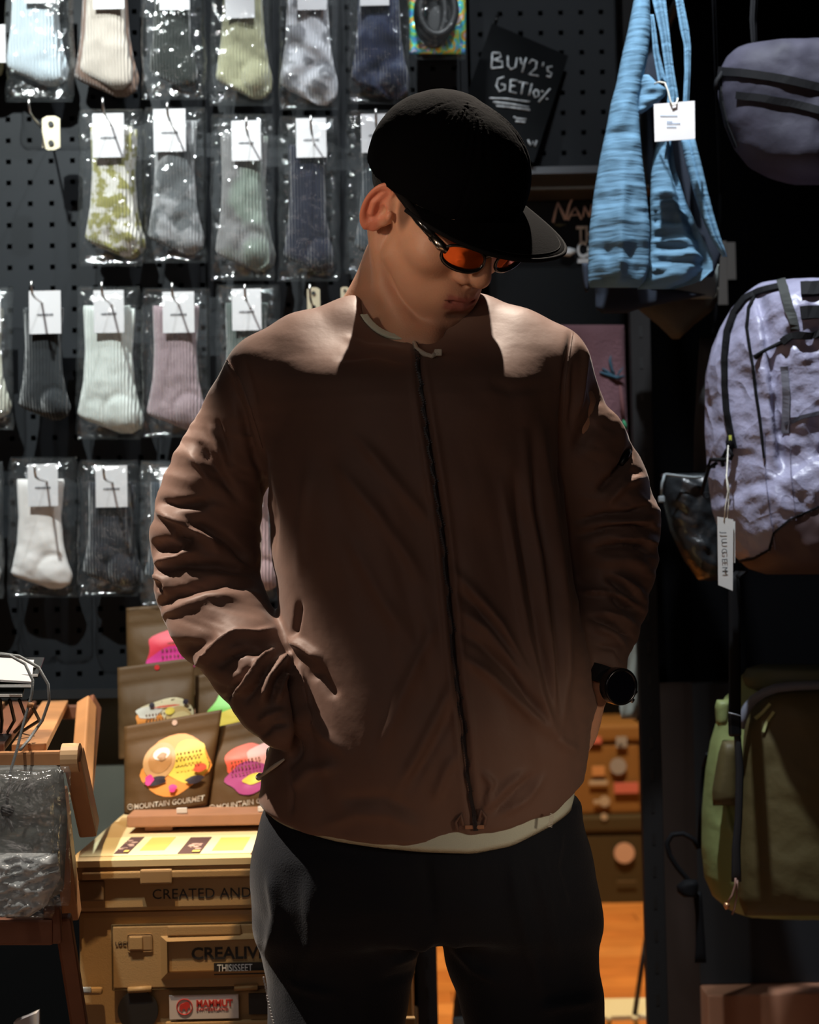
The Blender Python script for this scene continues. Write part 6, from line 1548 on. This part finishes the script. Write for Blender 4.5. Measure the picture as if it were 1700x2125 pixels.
tv_ += Nt * ((fbm(tv_[:, 0] * 16, tv_[:, 2] * 9 + tv_[:, 0] * 6, 5, 3) - .5) * .010)[:, None]
add_folds(tv_, tq_, [([(905, 1945), (850, 1985), (800, 2005)], 10, .006), ([(905, 1960), (860, 2020), (780, 2040)], 9, -.005), ([(930, 1950), (985, 2010), (1040, 2040)], 10, .005),
    ([(1060, 1770), (1080, 1900), (1130, 2080)], 14, .006), ([(1110, 1770), (1135, 1880), (1160, 2010)], 12, .005), ([(1230, 2060), (1180, 2060), (1120, 2075)], 8, -.006),
    ([(1235, 2080), (1170, 2085), (1120, 2100)], 8, .006), ([(560, 1800), (575, 1900), (556, 1990)], 12, .006), ([(640, 1810), (650, 1950), (600, 2060)], 16, .005),
    ([(600, 2040), (660, 2060), (700, 2062)], 8, .005), ([(1165, 1720), (1150, 1800), (1180, 1900)], 8, .004), ([(880, 1770), (890, 1850), (900, 1920)], 9, -.004)])
m_tr = mat('black_jersey', (.0048, .0075, .0135), rough=.8, spec=.3, sheen=.15, bump=.0006, bump_s=500)
trousers = mesh_obj('trousers', tv_, tq_, m_tr, person)
TB = BVHTree.FromPolygons([tuple(v) for v in tv_], [tuple(int(i) for i in t) for t in tq_])
st = MB()
for i in range(16):
    u = i / 15; px, py = 542 + 22 * u, 2030 + 95 * u
    c, n = on_surface(px + 5, py, TB, .001, 2.1); st.box(c, (.0022, .0012, .0032))
st.build('stitching', mat('white_thread', (.55, .55, .55), rough=.7), trousers)

# ---- shoes on the floor
for sx, px in ((-1, 700), (1, 1130)):
    bx = P(px, 2400, 2.1)[0] + sx * .005
    def shoe(p, bx=bx, sx=sx):
        d = s_cone(p, (bx, 2.17, .045), (bx + sx * .012, 2.00, .034), .040, .038)
        d = smin(d, s_cone(p, (bx, 2.16, .06), (bx, 2.15, .10), .038, .036), .02)
        d = smin(d, s_ell(p, (bx + sx * .012, 2.0, .028), (.046, .062, .030)), .01)
        return smax(d, .018 - p[:, 2], .004)
    v, q_ = sdf_mesh(shoe, (bx - .08, 1.90, -.01), (bx + .08, 2.26, .17), .004)
    s = mesh_obj('shoe', v, q_, mat('black_leather', (.012, .012, .013), rough=.5), person)
    ol = [(math.cos(t) * .047, math.sin(t)) for t in np.linspace(0, 2 * math.pi, 28, endpoint=False)]
    vs = [(bx + sx * .006 + c * (1 - .12 * (s_ > 0)), 2.09 + s_ * .152, zz) for zz in (0.0, .022) for c, s_ in ol]
    n_o = 28; fs = [tuple(range(n_o))[::-1], tuple(range(n_o, 2 * n_o))] + [(i, (i + 1) % n_o, (i + 1) % n_o + n_o, i + n_o) for i in range(n_o)]
    mesh_obj('sole', vs, fs, mat('rubber_sole', (.05, .05, .05), rough=.7), s, smooth=False)

# ---- cap
def cutz(x, y): return .040 - 1.6 * x * x - .10 * np.minimum(y, 0) * -1.0 * -1.0 * 0 - .12 * np.maximum(-y, 0)
CYAW = .238
def CW(p):
    x, y, z = p; c, s_ = math.cos(CYAW), math.sin(CYAW)
    return HW((x * c + y * s_, -x * s_ + y * c, z))
def cap_sdf(p):
    q = (p - HO) @ HM; c, s_ = math.cos(CYAW), math.sin(CYAW)
    q = np.stack([q[:, 0] * c - q[:, 1] * s_, q[:, 0] * s_ + q[:, 1] * c, q[:, 2]], 1)
    x, y, z = q[:, 0], q[:, 1], q[:, 2]
    d = s_ell(q, (0, -.012, .044), (.0845, .1020, .0950))
    box = s_ell(q, (0, .026, .058), (.070, .072, .074))      # the front panel stands up
    d = smin(d, box, .02)
    th = np.arctan2(x, y + .014)
    d -= .0016 * np.sin(th * 46) * sstep(.09, .12, z) * sstep(.2, .5, np.abs(th)) * sstep(1.5, 1.1, np.abs(th)) * .6
    for t0 in (-.62, .62, 1.9, -1.9): d += .0012 * np.exp(-((th - t0) * .09 / .0018) ** 2) * sstep(.155, .13, z)
    inner = d + .004
    d = np.maximum(d, cutz(x, y) - z)
    return np.maximum(d, -np.maximum(inner, -1) if False else d - 1)
kv, kq = sdf_mesh(cap_sdf, (-.14, 1.90, 1.50), (.19, 2.20, 1.78), .0022)
Nk = vnormals(kv, kq)
kv += Nk * ((fbm(kv[:, 0] * 40, kv[:, 2] * 40, 8, 3) - .5) * .0022)[:, None]
m_cap = mat('black_cap_nylon', (.0020, .0020, .0026), rough=.95, spec=.04, bump=.0006, bump_s=300)
cap = mesh_obj('cap', kv, kq, m_cap, person)
nu, nv = 41, 12; top = []; edge = []
for i in range(nu):
    t = -1 + 2 * i / (nu - 1); th = t * math.radians(74)
    xi = .081 * math.sin(th); yi = -.010 + .104 * math.cos(th)
    Lb = .080 * max(0.0, 1 - abs(t) ** 2.6) ** .62 + .001
    for j in range(nv):
        r = j / (nv - 1)
        x_ = xi * (1 + .153 * r); y_ = yi + Lb * r
        z_ = .0437 - 2.3 * x_ * x_ + .004 * r * (1 - r)
        top.append((x_, y_, z_))
    edge.append(top[-1])
def slab(top, nu, nv, t):
    vs = [CW(p) for p in top] + [CW((p[0], p[1], p[2] - t)) for p in top]
    n = nu * nv; fs = []
    for i in range(nu - 1):
        for j in range(nv - 1):
            a = i * nv + j; fs.append((a, a + nv, a + nv + 1, a + 1)); fs.append((n + a, n + a + 1, n + a + nv + 1, n + a + nv))
    rim = [j for j in range(nv)] + [i * nv + nv - 1 for i in range(1, nu)] + [(nu - 1) * nv + j for j in range(nv - 2, -1, -1)] + [i * nv for i in range(nu - 2, 0, -1)]
    for k in range(len(rim)):
        a, b = rim[k], rim[(k + 1) % len(rim)]; fs.append((a, b, b + n, a + n))
    return vs, fs
bv, bf = slab(top, nu, nv, .0035)
brim = mesh_obj('brim', bv, bf, m_cap, cap)
MB().tube([CW((p[0], p[1], p[2] - .0017)) for p in edge], .0026, 8).build('brim_edging', mat('cap_piping', (.007, .007, .008), rough=.9, spec=.1), cap, True)
inn = [CW((p[0] * .94, p[1] - .0075 * 1.0, p[2] + .0010)) for p in edge[2:-2]]
MB().tube(inn, .0006, 6).build('brim_stitching', mat('cap_thread', (.012, .012, .013), rough=.9, spec=.1), cap, True)
seam = [CW((.0815 * math.sin(t), -.010 + .1045 * math.cos(t), .0450 - 2.3 * (.081 * math.sin(t)) ** 2)) for t in np.linspace(-1.25, 1.25, 30)]
MB().tube(seam, .0012, 6).build('brim_seam', mat('cap_thread', (.03, .03, .033)), cap, True)

# ---- hair that shows under the cap at the back
def hair_sdf(p):
    q = (p - HO) @ HM; x, y, z = q[:, 0], q[:, 1], q[:, 2]
    d = s_ell(q, (0, -.020, .036), (.0775, .1000, .0860))
    d = np.maximum(d, -(s_ell(q, (0, -.018, .045), (.070, .092, .082))))
    d = smax(d, -(z + .020 + .25 * y), .004) if False else d
    d = np.maximum(d, (-.028 - .10 * y) - z)
    d = np.maximum(d, y + .018)
    return d - .0012 * np.sin(x * 900 + y * 500) * .5
xv, xq = sdf_mesh(hair_sdf, (-.12, 1.95, 1.46), (.12, 2.22, 1.76), .0030)
mesh_obj('hair', xv, xq, mat('black_hair', (.010, .009, .009), rough=.6, bump=.002, bump_s=350), person)

# ---- sunglasses
gl = mat('glasses_frame', (.012, .011, .011), rough=.16, spec=.7, coat=.5)
chrome = mat('glasses_metal', (.55, .48, .40), rough=.25, metal=1.0)
lensm = mat('orange_mirror_lens', (.85, .16, .02), rough=.08, metal=.75, spec=.8)
sun = empty('sunglasses', tuple(HW((0, .11, .0)))); sun.parent = person; sun.location = Vector(HW((0, .11, .0))) - person.location
def gy(x): return .1185 - 4.3 * x * x
for s in (-1, 1):
    out = []
    for k in range(30):
        a = 2 * math.pi * k / 30; c, sn = math.cos(a), math.sin(a)
        X = .0355 + .0265 * np.sign(c) * abs(c) ** .85; Z = .0065 + .0155 * np.sign(sn) * abs(sn) ** .85 + (X - .036) * .10 - .002
        if sn < 0: Z -= .002 * c * 0
        out.append((s * X, Z))
    vs = [HW((.0355 * s, gy(.0355) + .0012, .0055))]; n = len(out)
    for f_ in (.35, .7, 1.0): vs += [HW((s * .0355 + (x_ - s * .0355) * f_, gy(s * .0355 + (x_ - s * .0355) * f_) , .0055 + (z_ - .0055) * f_)) for x_, z_ in out]
    fs = [(0, 1 + k, 1 + (k + 1) % n) for k in range(n)]
    for r in range(2):
        for k in range(n): fs.append((1 + r * n + k, 1 + (r + 1) * n + k, 1 + (r + 1) * n + (k + 1) % n, 1 + r * n + (k + 1) % n))
    m0 = len(vs); vs += [HW(np.array(HM.T @ (np.array(v) - HO)) - [0, .002, 0]) for v in vs]; fs += [tuple(i + m0 for i in f)[::-1] for f in fs]
    mesh_obj('lens', vs, fs, lensm, sun)
    ring = [HW((x_, gy(x_) + .0005, z_)) for x_, z_ in out]
    rr = [.0018 + .0014 * max(0, -math.sin(2 * math.pi * k / 30)) for k in range(30)]
    MB().tube(ring + ring[:2], rr + rr[:2], 8, False).build('rim', gl, sun, True)
    # hinge block with its round boss, then the temple arm to the ear
    hb_ = MB().tube([HW((s * .057, gy(.057), .010)), HW((s * .064, .099, .013)), HW((s * .0695, .086, .0175))], [.0045, .0060, .0050], 10)
    hb_.build('hinge_block', chrome, sun, True)
    MB().disc(HW((s * .0705, .088, .017)), .0048, HM @ np.array([s, .35, 0]), .003, 20).build('hinge_boss', gl, sun, True)
    MB().tube([HW((s * .0690, .088, .0175)), HW((s * .0735, .060, .0215)), HW((s * .0770, .028, .0270)), HW((s * .0790, .004, .0290)), HW((s * .0760, -.014, .020))], [.0045, .0058, .0052, .0036, .003], 10).build('temple_arm', gl, sun, True)
MB().tube([HW((-.010, gy(.010) - .001, .010)), HW((0, .1185, .0125)), HW((.010, gy(.010) - .001, .010))], [.0032, .0026, .0032], 8).build('bridge', gl, sun, True)

# ---- wristwatch on the wrist at the right
wc = P(1252, 1418, 2.085); ax_w = (P(1215, 1470, 2.075) - P(1254, 1365, 2.10)); ax_w = ax_w / np.linalg.norm(ax_w)
watch = empty('wristwatch', (0, 0, 0)); watch.parent = person; watch.location = Vector(wc) - person.location
axv = Vector(ax_w); u1 = axv.cross(Vector((0, 1, 0))).normalized(); u2 = axv.cross(u1)
band = [Vector(wc) + (u1 * math.cos(t) * .034 + u2 * math.sin(t) * .030) for t in np.linspace(0, 2 * math.pi, 33)]
mb = MB()
for i in range(32): mb.bar(band[i], band[i + 1] + (band[i + 1] - band[i]) * .1, .022, .004, up=axv.cross(band[i + 1] - band[i]))
mb.build('strap', mat('watch_strap', (.01, .01, .011), rough=.35), watch)
fdir = (Vector((.42, -.90, -.05))).normalized()
fc = Vector(wc) + fdir * .034
MB().disc(fc, .0225, fdir, .012, 32).build('watch_case', mat('watch_case', (.012, .012, .014), rough=.22, spec=.8), watch, False)
MB().disc(fc + fdir * .0065, .0185, fdir, .002, 32).build('watch_face', mat('watch_glass', (.004, .004, .008), rough=.05, spec=1.0, coat=1), watch, False)
rg = [fc + fdir * .0068 + (fdir.cross(axv).normalized() * math.cos(t) + fdir.cross(fdir.cross(axv)).normalized() * math.sin(t)) * .0205 for t in np.linspace(0, 2 * math.pi, 41)]
MB().tube(rg, .0022, 6, False).build('bezel', mat('watch_bezel', (.03, .03, .035), rough=.15, metal=.8), watch, True)
for k in (0, 8): MB().disc(fc + fdir.cross(axv).normalized() * .0245 + axv * (k - 4) * .0014, .003, fdir.cross(axv), .005, 12).build('watch_button', mat('watch_button', (.3, .3, .32), rough=.2, metal=1), watch, True)
